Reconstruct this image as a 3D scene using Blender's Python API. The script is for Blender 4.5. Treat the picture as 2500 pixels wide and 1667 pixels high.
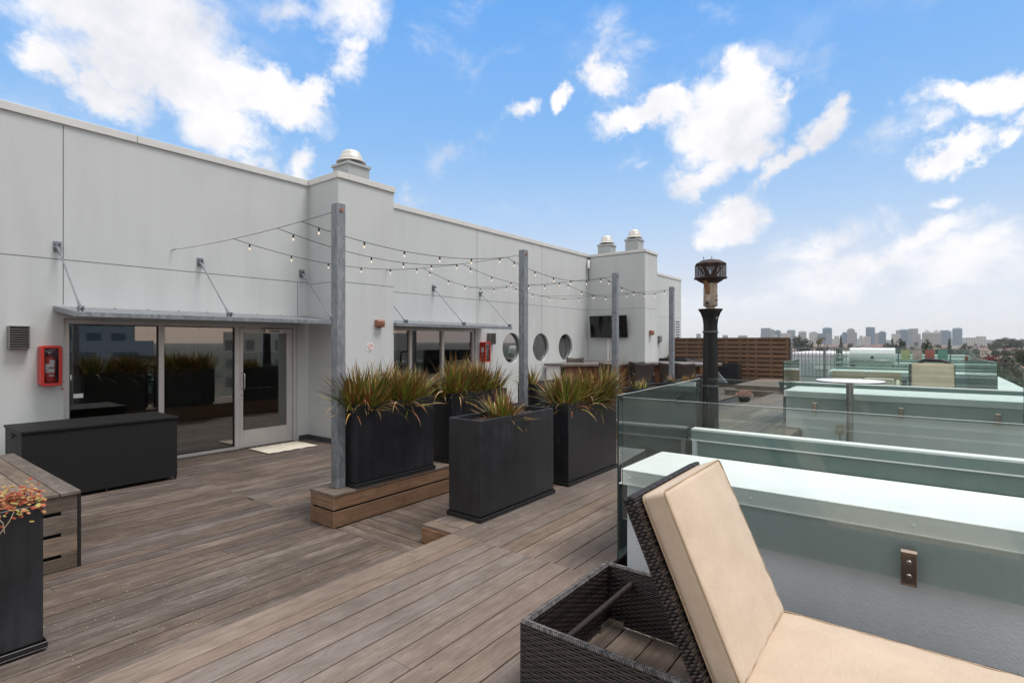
import bpy, bmesh, math, random
from mathutils import Vector, Matrix, noise
random.seed(7)
R = math.radians
PI = math.pi
for o in list(bpy.data.objects): bpy.data.objects.remove(o)
sc = bpy.context.scene
col = sc.collection
# ------------------------------------------------------------------ camera
FPX, HOR, EYE = 1308.0, 834.0, 1.87          # focal length and horizon in pixels of the 2500 px photo
SA, CA = 0.60736, 0.79443                    # heading of the camera (37.4 deg from the deck boards)
cam = bpy.data.objects.new('camera', bpy.data.cameras.new('camera'))
col.objects.link(cam); sc.camera = cam
cam.location = (0, 0, EYE)
cam.rotation_euler = (R(90), 0, math.atan2(SA, CA) - R(90))
cam.data.sensor_width = 36; cam.data.lens = FPX / 2500 * 36
cam.data.shift_y = (833.5 - HOR) / 2500 * -1
cam.data.clip_start = .05; cam.data.clip_end = 30000
sc.view_settings.view_transform = 'Standard'; sc.view_settings.look = 'None'
sc.view_settings.exposure = 0.0; sc.view_settings.gamma = 1
sc.render.engine = 'CYCLES'
sc.cycles.max_bounces = 10; sc.cycles.transparent_max_bounces = 32
sc.cycles.transmission_bounces = 8; sc.cycles.volume_bounces = 0
sc.cycles.sample_clamp_indirect = 6
# ------------------------------------------------------------------ node helper
class NT:
    def __init__(s, tree): s.t = tree; s.n = tree.nodes; s.n.clear()
    def new(s, typ, **k):
        nd = s.n.new(typ); ins = k.pop('i', {}); 
        for a, b in k.items(): setattr(nd, a, b)
        for a, b in ins.items(): s.set(nd, a, b)
        return nd
    def set(s, nd, key, v):
        sk = nd.inputs[key]
        if hasattr(v, 'is_output') or isinstance(v, bpy.types.NodeSocket): s.t.links.new(v, sk)
        elif isinstance(v, bpy.types.Node): s.t.links.new(v.outputs[0], sk)
        else:
            if sk.type == 'RGBA' and len(v) == 3: v = (*v, 1)
            sk.default_value = v
    def math(s, op, a, b=0.0, c=None, clamp=False):
        nd = s.n.new('ShaderNodeMath'); nd.operation = op; nd.use_clamp = clamp
        s.set(nd, 0, a); s.set(nd, 1, b)
        if c is not None: s.set(nd, 2, c)
        return nd.outputs[0]
    def mix(s, f, a, b, blend='MIX'):
        nd = s.n.new('ShaderNodeMix'); nd.data_type = 'RGBA'; nd.blend_type = blend
        s.set(nd, 0, f); s.set(nd, 6, a); s.set(nd, 7, b)
        return nd.outputs[2]
    def ramp(s, f, pts, interp='LINEAR'):
        nd = s.n.new('ShaderNodeValToRGB'); s.set(nd, 0, f); r = nd.color_ramp; r.interpolation = interp
        while len(r.elements) < len(pts): r.elements.new(.5)
        for e, (p, c) in zip(r.elements, pts):
            e.position = p; e.color = (*c, 1) if isinstance(c, tuple) else (c, c, c, 1)
        return nd.outputs[0]
    def noise(s, vec, scale, detail=4, rough=.55, dist=0, out=0):
        nd = s.n.new('ShaderNodeTexNoise'); s.set(nd, 'Vector', vec); s.set(nd, 'Scale', scale)
        s.set(nd, 'Detail', detail); s.set(nd, 'Roughness', rough); s.set(nd, 'Distortion', dist)
        return nd.outputs[out]
    def mapping(s, vec, loc=(0,0,0), rot=(0,0,0), scale=(1,1,1), typ='POINT'):
        nd = s.n.new('ShaderNodeMapping'); nd.vector_type = typ; s.set(nd, 0, vec)
        nd.inputs[1].default_value = loc; nd.inputs[2].default_value = rot; nd.inputs[3].default_value = scale
        return nd.outputs[0]
    def sep(s, v): 
        nd = s.n.new('ShaderNodeSeparateXYZ'); s.set(nd, 0, v); return nd.outputs
    def comb(s, x, y, z=0.0):
        nd = s.n.new('ShaderNodeCombineXYZ'); s.set(nd, 0, x); s.set(nd, 1, y); s.set(nd, 2, z); return nd.outputs[0]
# ------------------------------------------------------------------ world: sky and clouds
world = bpy.data.worlds.new('World'); sc.world = world; world.use_nodes = True
def build_world():
    t = NT(world.node_tree)
    tc = t.new('ShaderNodeTexCoord')
    nm = t.new('ShaderNodeVectorMath', operation='NORMALIZE', i={0: tc.outputs['Generated']}).outputs[0]
    w1 = t.noise(nm, 5.0, 5, .6, 0, 1); w2 = t.noise(nm, 19.0, 6, .68, 0, 1)
    def off(v, k):
        a = t.new('ShaderNodeVectorMath', operation='SUBTRACT', i={0: v, 1: (.5, .5, .5)}).outputs[0]
        return t.new('ShaderNodeVectorMath', operation='SCALE', i={0: a, 3: k}).outputs[0]
    d = t.new('ShaderNodeVectorMath', operation='ADD', i={0: nm, 1: off(w1, .13)}).outputs[0]
    d = t.new('ShaderNodeVectorMath', operation='ADD', i={0: d, 1: off(w2, .060)}).outputs[0]
    x, y, z = t.sep(d)
    az = t.math('ARCTAN2', y, x); el = t.math('ARCSINE', z)
    P = t.comb(az, el, 0.0)
    def blob(px, py, rx, ry, ang=0, w=1.0):
        u = (px - 1250) / FPX; v = (HOR - py) / FPX
        h = math.sqrt(1 + u * u)
        a = math.atan2(SA, CA) - math.atan(u); e = math.atan(v / h)
        ra = rx / FPX / (1 + u * u) ; re = ry / FPX / h * math.cos(e) ** 2
        m = t.mapping(P, (a, e, 0), (0, 0, -R(ang)), (ra * 1.25, re * 1.3, 1), 'TEXTURE')
        l = t.new('ShaderNodeVectorMath', operation='LENGTH', i={0: m}).outputs['Value']
        return t.math('MULTIPLY', t.math('SUBTRACT', 1.0, l, clamp=True), w)
    B = [(300,60,240,130,0,1.35),(430,190,280,125,0,1.35),(620,235,200,70,-5,1.25),(520,320,120,75,0,1.15),(150,190,110,60,0),(260,270,120,60,0),
         (420,60,190,120,0),(760,225,70,30,35),
         (840,30,110,110,0,.8),(850,130,45,70,0,.7),(740,30,120,60,0,.5),
         (740,395,45,40,0,.8),(600,385,70,25,0,.5),(615,135,45,18,10,.5),
         (1275,265,55,30,35,.8),(1368,235,34,32,0),(1470,190,62,55,0),(1480,80,70,110,0,.3),
         (1550,285,125,42,15,1.1),(1640,260,120,45,0,1.15),(1770,290,150,100,0,1.3),(1825,180,60,60,30),(1740,400,115,45,15),(1900,240,60,24,45,.8),(1840,370,70,50,0),
         (2010,330,60,60,35),(1930,400,80,30,25),(2040,290,40,28,50,.8),(2170,340,80,50,0,.35),
         (1790,530,110,55,10,1.2),(1720,560,60,30,10,.8),
         (2330,255,120,45,-8,1.2),(2450,225,100,50,10),(2250,240,40,30,0,.5),
         (2330,370,120,40,22,1.2),(2460,320,60,34,30),(2235,335,50,30,0,.5),
         (2300,495,60,28,15,.7),(2270,580,170,40,18,.8),(2440,600,130,60,10,.7),(2100,650,280,70,5,.62),(2360,650,330,110,8,.66),(2010,600,230,50,12,.5),(1850,740,300,45,0,.34),(1480,170,110,90,30,.34),(1950,150,220,60,-20,.30),(1120,380,120,50,30,.26),(1540,390,60,30,50,.35),
         (1020,470,60,35,-30,.45),(1560,400,40,26,40,.4)]
    f = None
    for b in B:
        v = blob(*b); f = v if f is None else t.math('MAXIMUM', f, v)
    fb = t.noise(t.mapping(nm, scale=(1, 1, 1.5)), 7.5, 10, .68, .35); fb2 = t.noise(nm, 3.0, 5, .55, 0)
    dens = t.math('ADD', t.math('MULTIPLY', f, 1.75), t.math('MULTIPLY', t.math('SUBTRACT', fb, .5), 2.3))
    mr = t.new('ShaderNodeMapRange', interpolation_type='SMOOTHSTEP', i={0: dens, 1: .06, 2: 1.16}).outputs[0]
    # behind and above the camera the overcast closes in
    x0, y0, z0 = t.sep(nm)
    dotf = t.math('ADD', t.math('MULTIPLY', x0, CA), t.math('MULTIPLY', y0, SA))
    back = t.new('ShaderNodeMapRange', interpolation_type='SMOOTHSTEP', i={0: t.math('ADD', dotf, t.math('MULTIPLY', fb2, .25)), 1: .66, 2: .30}).outputs[0]
    high = t.new('ShaderNodeMapRange', interpolation_type='SMOOTHSTEP', i={0: t.math('ADD', z0, t.math('MULTIPLY', fb2, .1)), 1: .60, 2: .80}).outputs[0]
    over = t.math('MAXIMUM', back, high)
    # clear sky: Nishita, balanced towards the photograph's blue, paling to the horizon
    sky = t.new('ShaderNodeTexSky', sky_type='NISHITA'); sky.sun_disc = False
    sky.sun_elevation = R(53); sky.sun_rotation = R(SUN_ROT); sky.altitude = 20; sky.air_density = 1.0; sky.dust_density = .6; sky.ozone_density = 1.5
    nis = t.mix(1.0, sky.outputs[0], (.085, .085, .085), 'MULTIPLY')
    grad = t.ramp(t.math('MULTIPLY', z0, 1.6), [(0, (1.04,1.06,1.10)), (.05, (.93,.96,1.02)), (.18, (.74,.82,.96)), (.34, (.50,.71,1.0)), (.54, (.29,.57,1.0)), (.85, (.17,.46,1.0))])
    base = t.mix(.88, nis, grad)
    wisp = t.new('ShaderNodeMapRange', interpolation_type='SMOOTHSTEP', i={0: t.noise(t.mapping(nm, scale=(1, 1, 2.2)), 2.6, 7, .6, .4), 1: .50, 2: .78}).outputs[0]
    base = t.mix(t.math('MULTIPLY', wisp, .45), base, (.80, .86, .97))
    cs = t.new('ShaderNodeMapRange', i={0: t.noise(nm, 5.5, 6, .6), 1: .42, 2: .68}).outputs[0]
    cc = t.mix(t.math('MULTIPLY', cs, .8), (1.04, 1.03, 1.05), (.66, .69, .78))
    c = t.mix(mr, base, cc)
    oc = t.mix(t.noise(nm, 2.5, 5, .55), (1.30, 1.28, 1.26), (.72, .74, .78))
    c = t.mix(over, c, oc)
    # last warm light low in the sky on the far side, seen only mirrored in the glazing
    lowb = t.new('ShaderNodeMapRange', interpolation_type='SMOOTHSTEP', i={0: t.math('ADD', z0, t.math('MULTIPLY', fb2, .06)), 1: .20, 2: .06}).outputs[0]
    sid = t.new('ShaderNodeMapRange', interpolation_type='SMOOTHSTEP', i={0: y0, 1: -.45, 2: -.80}).outputs[0]
    c = t.mix(t.math('MULTIPLY', t.math('MULTIPLY', lowb, sid), .85), c, (1.35, .86, .55))
    # the ground side stays dim
    dn = t.math('LESS_THAN', z0, -.02)
    c = t.mix(dn, c, (.16, .16, .17))
    bg = t.new('ShaderNodeBackground', i={0: c, 1: SKY_K})
    out = t.new('ShaderNodeOutputWorld'); t.t.links.new(bg.outputs[0], out.inputs[0])
SUN_ROT = 171.0; SKY_K = 1.0; HAZE = .00009
build_world()
# soft sun high on the open side of the roof
sd = bpy.data.lights.new('sun', 'SUN'); sd.energy = 2.8; sd.angle = R(20); sd.color = (1, .965, .92)
sun = bpy.data.objects.new('sun', sd); col.objects.link(sun)
sun.rotation_euler = Vector((-.14, .36, -.92)).to_track_quat('-Z', 'Y').to_euler()
# ------------------------------------------------------------------ mesh builder
def wloc(o):
    v = Vector((0, 0, 0))
    while o is not None: v = v + o.location; o = o.parent
    return v
class MB:
    def __init__(s): s.v = []; s.f = []; s.uv = []; s.r = []; s.mi = []; s.M = None
    def add(s, vs, fs, uv=None, rnd=None, mi=0):
        b = len(s.v); r = random.random() if rnd is None else rnd
        if s.M is not None: vs = [s.M @ Vector(p) for p in vs]
        s.v += [tuple(p) for p in vs]; s.r += [r] * len(vs)
        for k, f in enumerate(fs):
            s.f.append([b + i for i in f]); s.mi.append(mi)
            s.uv.append(uv[k] if uv else [(0, 0)] * len(f))
    def box(s, a, b, g=None, rnd=None, mi=0, mis=None):
        x0, x1 = sorted((a[0], b[0])); y0, y1 = sorted((a[1], b[1])); z0, z1 = sorted((a[2], b[2]))
        V = [(x0,y0,z0),(x1,y0,z0),(x1,y1,z0),(x0,y1,z0),(x0,y0,z1),(x1,y0,z1),(x1,y1,z1),(x0,y1,z1)]
        Fs = [(0,3,2,1),(4,5,6,7),(0,1,5,4),(2,3,7,6),(1,2,6,5),(3,0,4,7)]
        if g is None: g = max(range(3), key=lambda i: (x1-x0, y1-y0, z1-z0)[i])
        o = [i for i in range(3) if i != g]; r = random.random() if rnd is None else rnd
        uv = [[(V[i][g] + r * 37, V[i][o[0]] + V[i][o[1]] + r * 11) for i in f] for f in Fs]
        n0 = len(s.f)
        s.add(V, Fs, uv, r, mi)
        if mis:
            for k, m in mis.items(): s.mi[n0 + k] = m
    def obox(s, c, sz, M, g=None, rnd=None):
        old = s.M; s.M = (old or Matrix()) @ Matrix.Translation(c) @ M
        s.box((-sz[0]/2, -sz[1]/2, -sz[2]/2), (sz[0]/2, sz[1]/2, sz[2]/2), g, rnd); s.M = old
    def bar(s, p, q, w, h, rnd=None):
        p = Vector(p); q = Vector(q); d = q - p
        M = d.to_track_quat('X', 'Z').to_matrix().to_4x4()
        s.obox((p + q) / 2, (d.length, w, h), M, 0, rnd)
    def tube(s, pts, r, n=8, cap=True, rnd=None, closed=False):
        pts = [Vector(p) for p in pts]; m = len(pts); rs = r if isinstance(r, (list, tuple)) else [r] * m
        vs = []; fs = []; up = Vector((0, 0, 1)); prev = None
        for i, p in enumerate(pts):
            if closed: d = pts[(i + 1) % m] - pts[i - 1]
            else: d = pts[min(i + 1, m - 1)] - pts[max(i - 1, 0)]
            d.normalize()
            if prev is None:
                a = d.cross(up)
                if a.length < .05: a = d.cross(Vector((1, 0, 0)))
            else: a = prev - d * prev.dot(d)
            a.normalize(); prev = a; b = d.cross(a)
            for k in range(n):
                t = 2 * PI * k / n; vs.append(p + (a * math.cos(t) + b * math.sin(t)) * rs[i])
        rng = m if closed else m - 1
        for i in range(rng):
            j = (i + 1) % m
            for k in range(n): fs.append((i*n+k, i*n+(k+1)%n, j*n+(k+1)%n, j*n+k))
        if cap and not closed: fs.append(tuple(range(n-1, -1, -1))); fs.append(tuple((m-1)*n + k for k in range(n)))
        s.add(vs, fs, None, rnd)
    def lathe(s, prof, c=(0,0,0), n=24, rnd=None, flute=0, fd=0.0):
        vs = []; fs = []
        for (r, z) in prof:
            for k in range(n):
                t = 2 * PI * k / n; q = r
                if flute: q = r - fd * (0 if k % 2 else 1)
                vs.append((c[0] + q * math.cos(t), c[1] + q * math.sin(t), c[2] + z))
        for i in range(len(prof) - 1):
            for k in range(n): fs.append((i*n+k, i*n+(k+1)%n, (i+1)*n+(k+1)%n, (i+1)*n+k))
        fs.append(tuple(range(n-1, -1, -1))); fs.append(tuple((len(prof)-1)*n + k for k in range(n)))
        s.add(vs, fs, None, rnd)
    def prism(s, poly, h0, h1, ax=2, rnd=None):
        n = len(poly)
        def P(p, h): return (p[0], p[1], h) if ax == 2 else ((p[0], h, p[1]) if ax == 1 else (h, p[0], p[1]))
        vs = [P(p, h0) for p in poly] + [P(p, h1) for p in poly]
        fs = [tuple(range(n-1, -1, -1)), tuple(range(n, 2*n))] + [(i, (i+1)%n, n+(i+1)%n, n+i) for i in range(n)]
        uv = [[(vs[i][0] + vs[i][1], vs[i][2]) if ax != 2 else (vs[i][1], vs[i][0]) for i in f] for f in fs]
        s.add(vs, fs, uv, rnd)
    def build(s, name, mat, parent=None, origin=None, smooth=None, bevel=0, seg=2):
        off = wloc(parent) if parent is not None else Vector((0, 0, 0))
        if origin is not None: off = off + Vector(origin) if parent is None else Vector(origin)
        me = bpy.data.meshes.new(name)
        me.from_pydata([(x - off.x, y - off.y, z - off.z) for x, y, z in s.v], [], s.f)
        uvl = me.uv_layers.new(name='UVMap'); flat = [c for f in s.uv for p in f for c in p]
        uvl.data.foreach_set('uv', flat)
        at = me.attributes.new('rnd', 'FLOAT', 'POINT'); at.data.foreach_set('value', s.r)
        mats = mat if isinstance(mat, (list, tuple)) else [mat]
        for m in mats: me.materials.append(m)
        if len(mats) > 1: me.polygons.foreach_set('material_index', s.mi)
        bm = bmesh.new(); bm.from_mesh(me); bmesh.ops.recalc_face_normals(bm, faces=bm.faces); bm.to_mesh(me); bm.free()
        if smooth is not None:
            me.polygons.foreach_set('use_smooth', [True] * len(me.polygons)); me.set_sharp_from_angle(angle=R(smooth))
        me.update()
        o = bpy.data.objects.new(name, me); col.objects.link(o)
        if parent is not None: o.parent = parent
        if origin is not None and parent is None: o.location = origin
        if bevel:
            bv = o.modifiers.new('bevel', 'BEVEL'); bv.width = bevel; bv.segments = seg; bv.limit_method = 'ANGLE'; bv.angle_limit = R(40)
        return o
def tag(o, label, cat, group=None, kind=None):
    o['label'] = label; o['category'] = cat
    if group: o['group'] = group
    if kind: o['kind'] = kind
    return o
def struct(o, kind='structure'): o['kind'] = kind; return o
def thing(name, label, cat, loc=(0,0,0), rz=0, group=None):
    o = bpy.data.objects.new(name, None); o.empty_display_size = .1; col.objects.link(o)
    o.location = loc; o.rotation_euler = (0, 0, rz); return tag(o, label, cat, group)
def dup(root, loc, rz, label, group=None, scale=None):
    def rec(o, par):
        c = o.copy(); col.objects.link(c)
        if par is not None: c.parent = par
        for ch in kids.get(o.name, []): rec(ch, c)
        return c
    kids = {}
    for o in col.objects:
        if o.parent is not None: kids.setdefault(o.parent.name, []).append(o)
    r = rec(root, None); r.location = loc; r.rotation_euler = (0, 0, rz); r['label'] = label
    if group: r['group'] = group
    if scale: r.scale = scale
    return r
# ------------------------------------------------------------------ materials
def new_mat(name):
    m = bpy.data.materials.new(name); m.use_nodes = True; return m, NT(m.node_tree)
def finish(t, bsdf):
    o = t.new('ShaderNodeOutputMaterial'); t.t.links.new(bsdf.outputs[0], o.inputs[0])
def pbsdf(t, base, rough=.5, metal=0.0, bump=None, bs=.3, bd=.01, **k):
    p = t.new('ShaderNodeBsdfPrincipled'); t.set(p, 'Base Color', base); t.set(p, 'Roughness', rough); t.set(p, 'Metallic', metal)
    for a, b in k.items(): t.set(p, a.replace('_', ' '), b)
    if bump is not None:
        bn = t.new('ShaderNodeBump', i={'Height': bump, 'Strength': bs, 'Distance': bd}); t.t.links.new(bn.outputs[0], p.inputs['Normal'])
    finish(t, p); return p
def plain(name, c, rough=.5, metal=0.0, var=.12, ns=6, bump=0.0, bscale=60, **k):
    m, t = new_mat(name)
    tc = t.new('ShaderNodeTexCoord').outputs['Object']
    n = t.noise(tc, ns, 5)
    a = tuple(x * (1 - var) for x in c); b = tuple(min(1, x * (1 + var)) for x in c)
    base = t.ramp(n, [(.3, a), (.7, b)])
    rg = t.math('ADD', rough - .06, t.math('MULTIPLY', n, .12))
    pbsdf(t, base, rg, metal, t.noise(tc, bscale, 3) if bump else None, bump, .004, **k)
    return m
def stucco(name, c, bs=.5, rough=1.0):
    m, t = new_mat(name)
    tc = t.new('ShaderNodeTexCoord').outputs['Object']
    n1 = t.noise(tc, .55, 4, .5); n2 = t.noise(t.mapping(tc, scale=(2.2, 2.2, .35)), 1.4, 6, .6)
    n3 = t.noise(tc, 90, 3, .6); n4 = t.noise(t.mapping(tc, scale=(7, 7, .30)), 1.3, 6, .62)
    f = t.math('ADD', t.math('MULTIPLY', n1, .50), t.math('ADD', t.math('MULTIPLY', n2, .40), t.math('MULTIPLY', n4, .10)))
    base = t.ramp(f, [(.30, tuple(x * .86 for x in c)), (.52, c), (.75, tuple(x * 1.07 for x in c))])
    base = t.mix(t.math('MULTIPLY', n3, .10), base, tuple(x * .6 for x in c))
    h = t.math('ADD', n3, t.math('MULTIPLY', t.noise(tc, 28, 3), .5))
    pbsdf(t, base, .9, 0, h, bs, .004 * rough)
    return m
def wood(name, dark, mid, light, bs=.35, wet=.65, streak=.5, stain=0.0, screw=False):
    m, t = new_mat(name)
    uv = t.new('ShaderNodeUVMap').outputs[0]
    rnd = t.new('ShaderNodeAttribute', attribute_name='rnd').outputs['Fac']
    ow = t.new('ShaderNodeTexCoord').outputs['Object']
    g1 = t.noise(t.mapping(uv, scale=(.8, 30, 1)), 2.2, 7, .66, .5)      # long grain
    g2 = t.noise(t.mapping(uv, scale=(6, 120, 1)), 2.0, 4, .6, .2)       # fine fibres
    p = t.noise(ow, 1.1, 6, .6, .2); p2 = t.noise(t.mapping(uv, scale=(1, 2.2, 1)), 3.2, 6, .65, 1.2)
    f = t.math('ADD', t.math('MULTIPLY', g1, .34), t.math('MULTIPLY', g2, .20))
    f = t.math('ADD', f, t.math('MULTIPLY', p, .18)); f = t.math('ADD', f, t.math('MULTIPLY', p2, .28))
    f = t.math('ADD', f, t.math('MULTIPLY', t.math('SUBTRACT', rnd, .5), .075 if stain else .12))
    if stain:
        s1 = t.noise(t.mapping(ow, scale=(.45, 1.5, 1)), 1.3, 7, .68, .8); s2 = t.noise(t.mapping(uv, scale=(.5, 5, 1)), 3.0, 7, .7, 1.0)
        f = t.math('ADD', f, t.math('MULTIPLY', t.math('SUBTRACT', s1, .5), stain * 3.0)); f = t.math('ADD', f, t.math('MULTIPLY', t.math('SUBTRACT', s2, .5), stain * 3.2))
    base = t.ramp(f, [(.34, dark), (.50, mid), (.66, light)])
    # pale scuffs and bleached streaks with their own shape
    sc1 = t.new('ShaderNodeMapRange', i={0: t.noise(t.mapping(uv, scale=(1.6, 7, 1)), 4.5, 8, .72, 1.6), 1: .60, 2: .74}).outputs[0]
    base = t.mix(t.math('MULTIPLY', sc1, streak), base, tuple(min(1, x * 1.45) for x in light))
    tint = t.ramp(t.math('FRACT', t.math('MULTIPLY', rnd, 7.31)), [(0, (.94, .97, 1.05)), (.5, (1, 1, 1)), (1, (1.06, .99, .92))])
    base = t.mix(1.0, base, tint, 'MULTIPLY')
    # nail heads / knots as rare dark dots
    vo = t.new('ShaderNodeTexVoronoi', i={'Vector': t.mapping(uv, scale=(2.2, 5, 1)), 'Scale': 1.0}).outputs['Distance']
    kn = t.new('ShaderNodeMapRange', i={0: vo, 1: .05, 2: .02}).outputs[0]
    base = t.mix(t.math('MULTIPLY', kn, .5), base, tuple(x * .5 for x in dark))
    h = t.math('ADD', t.math('MULTIPLY', g2, .6), t.math('MULTIPLY', g1, .5))
    pbsdf(t, base, t.math('ADD', wet - .1, t.math('MULTIPLY', g1, .25)), 0, h, bs, .003)
    return m
M = {}
M['wall'] = stucco('wall_stucco', (.535, .56, .562), .45)
M['parapet'] = stucco('parapet_stucco', (.66, .70, .73), .7, 1.8)
M['joint'] = plain('joint_sealant', (.13, .14, .15), .8)
M['coping'] = plain('grey_painted_coping', (.62, .62, .60), .45, 0, .05, 3)
M['white'] = plain('white_painted_metal', (.92, .905, .89), .45, 0, .03, 4, .08, 25)
def mk_white():
    m, t = new_mat('white_coping_paint'); tc = t.new('ShaderNodeTexCoord').outputs['Object']
    n = t.noise(tc, 2.0, 7, .7, .6); sp = t.noise(tc, 34, 5, .7); k = t.math('MULTIPLY', t.new('ShaderNodeMapRange', i={0: sp, 1: .60, 2: .74}).outputs[0], t.new('ShaderNodeMapRange', i={0: n, 1: .50, 2: .68}).outputs[0])
    base = t.ramp(n, [(.3, (.92, .905, .89)), (.7, (.84, .83, .81))]); base = t.mix(t.math('MULTIPLY', k, .45), base, (.45, .44, .40))
    pbsdf(t, base, .42, 0, n, .05, .01); return m
M['white'] = mk_white()
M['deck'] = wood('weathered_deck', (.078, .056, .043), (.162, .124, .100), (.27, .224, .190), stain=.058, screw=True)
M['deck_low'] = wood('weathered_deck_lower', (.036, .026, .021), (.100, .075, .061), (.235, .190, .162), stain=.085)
M['oiled'] = wood('oiled_board', (.075, .040, .022), (.19, .105, .058), (.33, .215, .135), .3, .5, .25)
M['slat'] = wood('cedar_slat', (.085, .047, .027), (.165, .095, .056), (.25, .155, .10), .3, .6, .15)
M['crate'] = wood('old_crate_wood', (.030, .023, .019), (.105, .082, .065), (.27, .215, .175), .6, .7, .4)
M['alu'] = plain('storefront_aluminium', (.60, .58, .57), .42, .35, .05, 5)
M['galv'] = None
M['planter'] = plain('charcoal_fibre_planter', (.014, .015, .018), .34, 0, .14, 3, .10, 140)
def mk_planter():
    m, t = new_mat('charcoal_planter_finish'); tc = t.new('ShaderNodeTexCoord').outputs['Object']
    n = t.noise(tc, 2.4, 6, .6, .4); st = t.noise(t.mapping(tc, scale=(9, 9, .7)), 2.0, 5, .6); sc_ = t.noise(t.mapping(tc, rot=(.3, .5, .4), scale=(1.2, 1.2, 14)), 5, 6, .75, 1.5)
    base = t.ramp(t.math('ADD', t.math('MULTIPLY', n, .6), t.math('MULTIPLY', st, .4)), [(.35, (.011, .012, .014)), (.52, (.018, .019, .023)), (.7, (.036, .038, .043))])
    sm = t.new('ShaderNodeMapRange', i={0: sc_, 1: .70, 2: .76}).outputs[0]
    base = t.mix(t.math('MULTIPLY', sm, .22), base, (.16, .16, .16))
    pbsdf(t, base, t.math('ADD', .26, t.math('MULTIPLY', n, .22)), 0, t.noise(tc, 120, 3), .10, .003); return m
M['planter'] = mk_planter()
M['tray'] = plain('black_tray', (.010, .010, .012), .45)
M['soil'] = plain('bark_mulch', (.035, .022, .015), .95, 0, .5, 40, .8, 90)
M['black'] = plain('black_plastic', (.012, .012, .013), .4)
M['rubber'] = plain('dark_rubber', (.03, .03, .032), .7)
M['red'] = plain('red_plastic', (.50, .030, .022), .38, 0, .10, 8)
M['brown'] = plain('terracotta_painted_metal', (.30, .13, .09), .55, 0, .2, 20)
M['vent'] = plain('vent_grey_metal', (.20, .19, .18), .5, .2, .12, 20)
M['galvcap'] = plain('spun_aluminium', (.62, .60, .56), .42, .25, .10, 6)
M['ventbox'] = plain('vent_curb_paint', (.36, .38, .38), .6, 0, .06, 5)
M['screw'] = plain('deck_screw_head', (.42, .40, .37), .45, .5, .3, 30)
M['steel'] = plain('brushed_steel', (.52, .50, .48), .26, .95, .06, 12)
M['grey'] = plain('dark_grey_metal', (.10, .105, .12), .45, .6, .15, 20)
M['rod'] = plain('grey_rod', (.22, .24, .27), .45, .5, .1, 12)
M['room'] = plain('dark_interior', (.22, .21, .185), .8)
M['roomw'] = plain('interior_wall', (.12, .125, .115), .8)
M['mat'] = plain('cream_mat', (.62, .56, .47), .95, 0, .10, 12, .6, 160)
M['paper'] = plain('white_paper', (.78, .77, .75), .7, 0, .03)
M['cushion'] = None
M['tan2'] = plain('tan_outdoor_cushion', (.36, .30, .21), .9, 0, .08, 8, .3, 120)
M['cream'] = plain('cream_cushion', (.62, .56, .46), .9, 0, .05, 8, .3, 120)
M['chairw'] = plain('brown_resin_wicker', (.060, .046, .042), .55, 0, .25, 60, .6, 130)
M['roof'] = plain('roof_membrane', (.34, .33, .31), .9, 0, .2, 2)
M['tabletop'] = plain('pale_table_top', (.72, .72, .70), .25, 0, .04, 8)
M['pipe'] = plain('piping_cord', (.42, .31, .21), .9)
M['counter'] = wood('grey_counter_board', (.07, .058, .052), (.15, .13, .12), (.26, .23, .21))
M['panel'] = plain('metal_siding', (.20, .27, .255), .5, .1, .06, 3)
def mk_galv():
    m, t = new_mat('galvanised_steel'); tc = t.new('ShaderNodeTexCoord').outputs['Object']
    vo = t.new('ShaderNodeTexVoronoi', i={'Vector': t.mapping(tc, scale=(1, 1, .45)), 'Scale': 38.0}).outputs['Color']
    g = t.sep(vo)[0]; n = t.noise(t.mapping(tc, scale=(1, 1, .3)), 9, 6, .65)
    f = t.math('ADD', t.math('MULTIPLY', g, .4), t.math('MULTIPLY', n, .6))
    base = t.ramp(f, [(.25, (.17, .19, .215)), (.5, (.225, .245, .27)), (.75, (.30, .32, .34))])
    pbsdf(t, base, t.math('ADD', .34, t.math('MULTIPLY', g, .2)), .45, n, .15, .004); return m
M['galv'] = mk_galv()
def mk_cushion():
    m, t = new_mat('tan_woven_fabric'); tc = t.new('ShaderNodeTexCoord').outputs['Object']
    s1 = t.noise(t.mapping(tc, scale=(4, 60, 60)), 4, 4, .65); s2 = t.noise(t.mapping(tc, scale=(75, 7, 7)), 4, 4, .65)
    n = t.noise(tc, 3.2, 4, .5); st = t.noise(tc, 6.5, 5, .6)
    f = t.math('ADD', t.math('MULTIPLY', s1, .30), t.math('ADD', t.math('MULTIPLY', s2, .25), t.math('MULTIPLY', n, .45)))
    base = t.ramp(f, [(.30, (.41, .31, .225)), (.5, (.52, .405, .30)), (.7, (.62, .50, .385))])
    dirt = t.new('ShaderNodeMapRange', i={0: st, 1: .66, 2: .80}).outputs[0]
    base = t.mix(t.math('MULTIPLY', dirt, .4), base, (.30, .21, .14))
    h = t.math('ADD', t.math('ADD', s1, s2), t.math('MULTIPLY', t.noise(tc, 7, 5, .6, .8), 5.0))
    p = pbsdf(t, base, .92, 0, h, .35, .0012, Sheen_Weight=.25); return m
M['cushion'] = mk_cushion()
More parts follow.
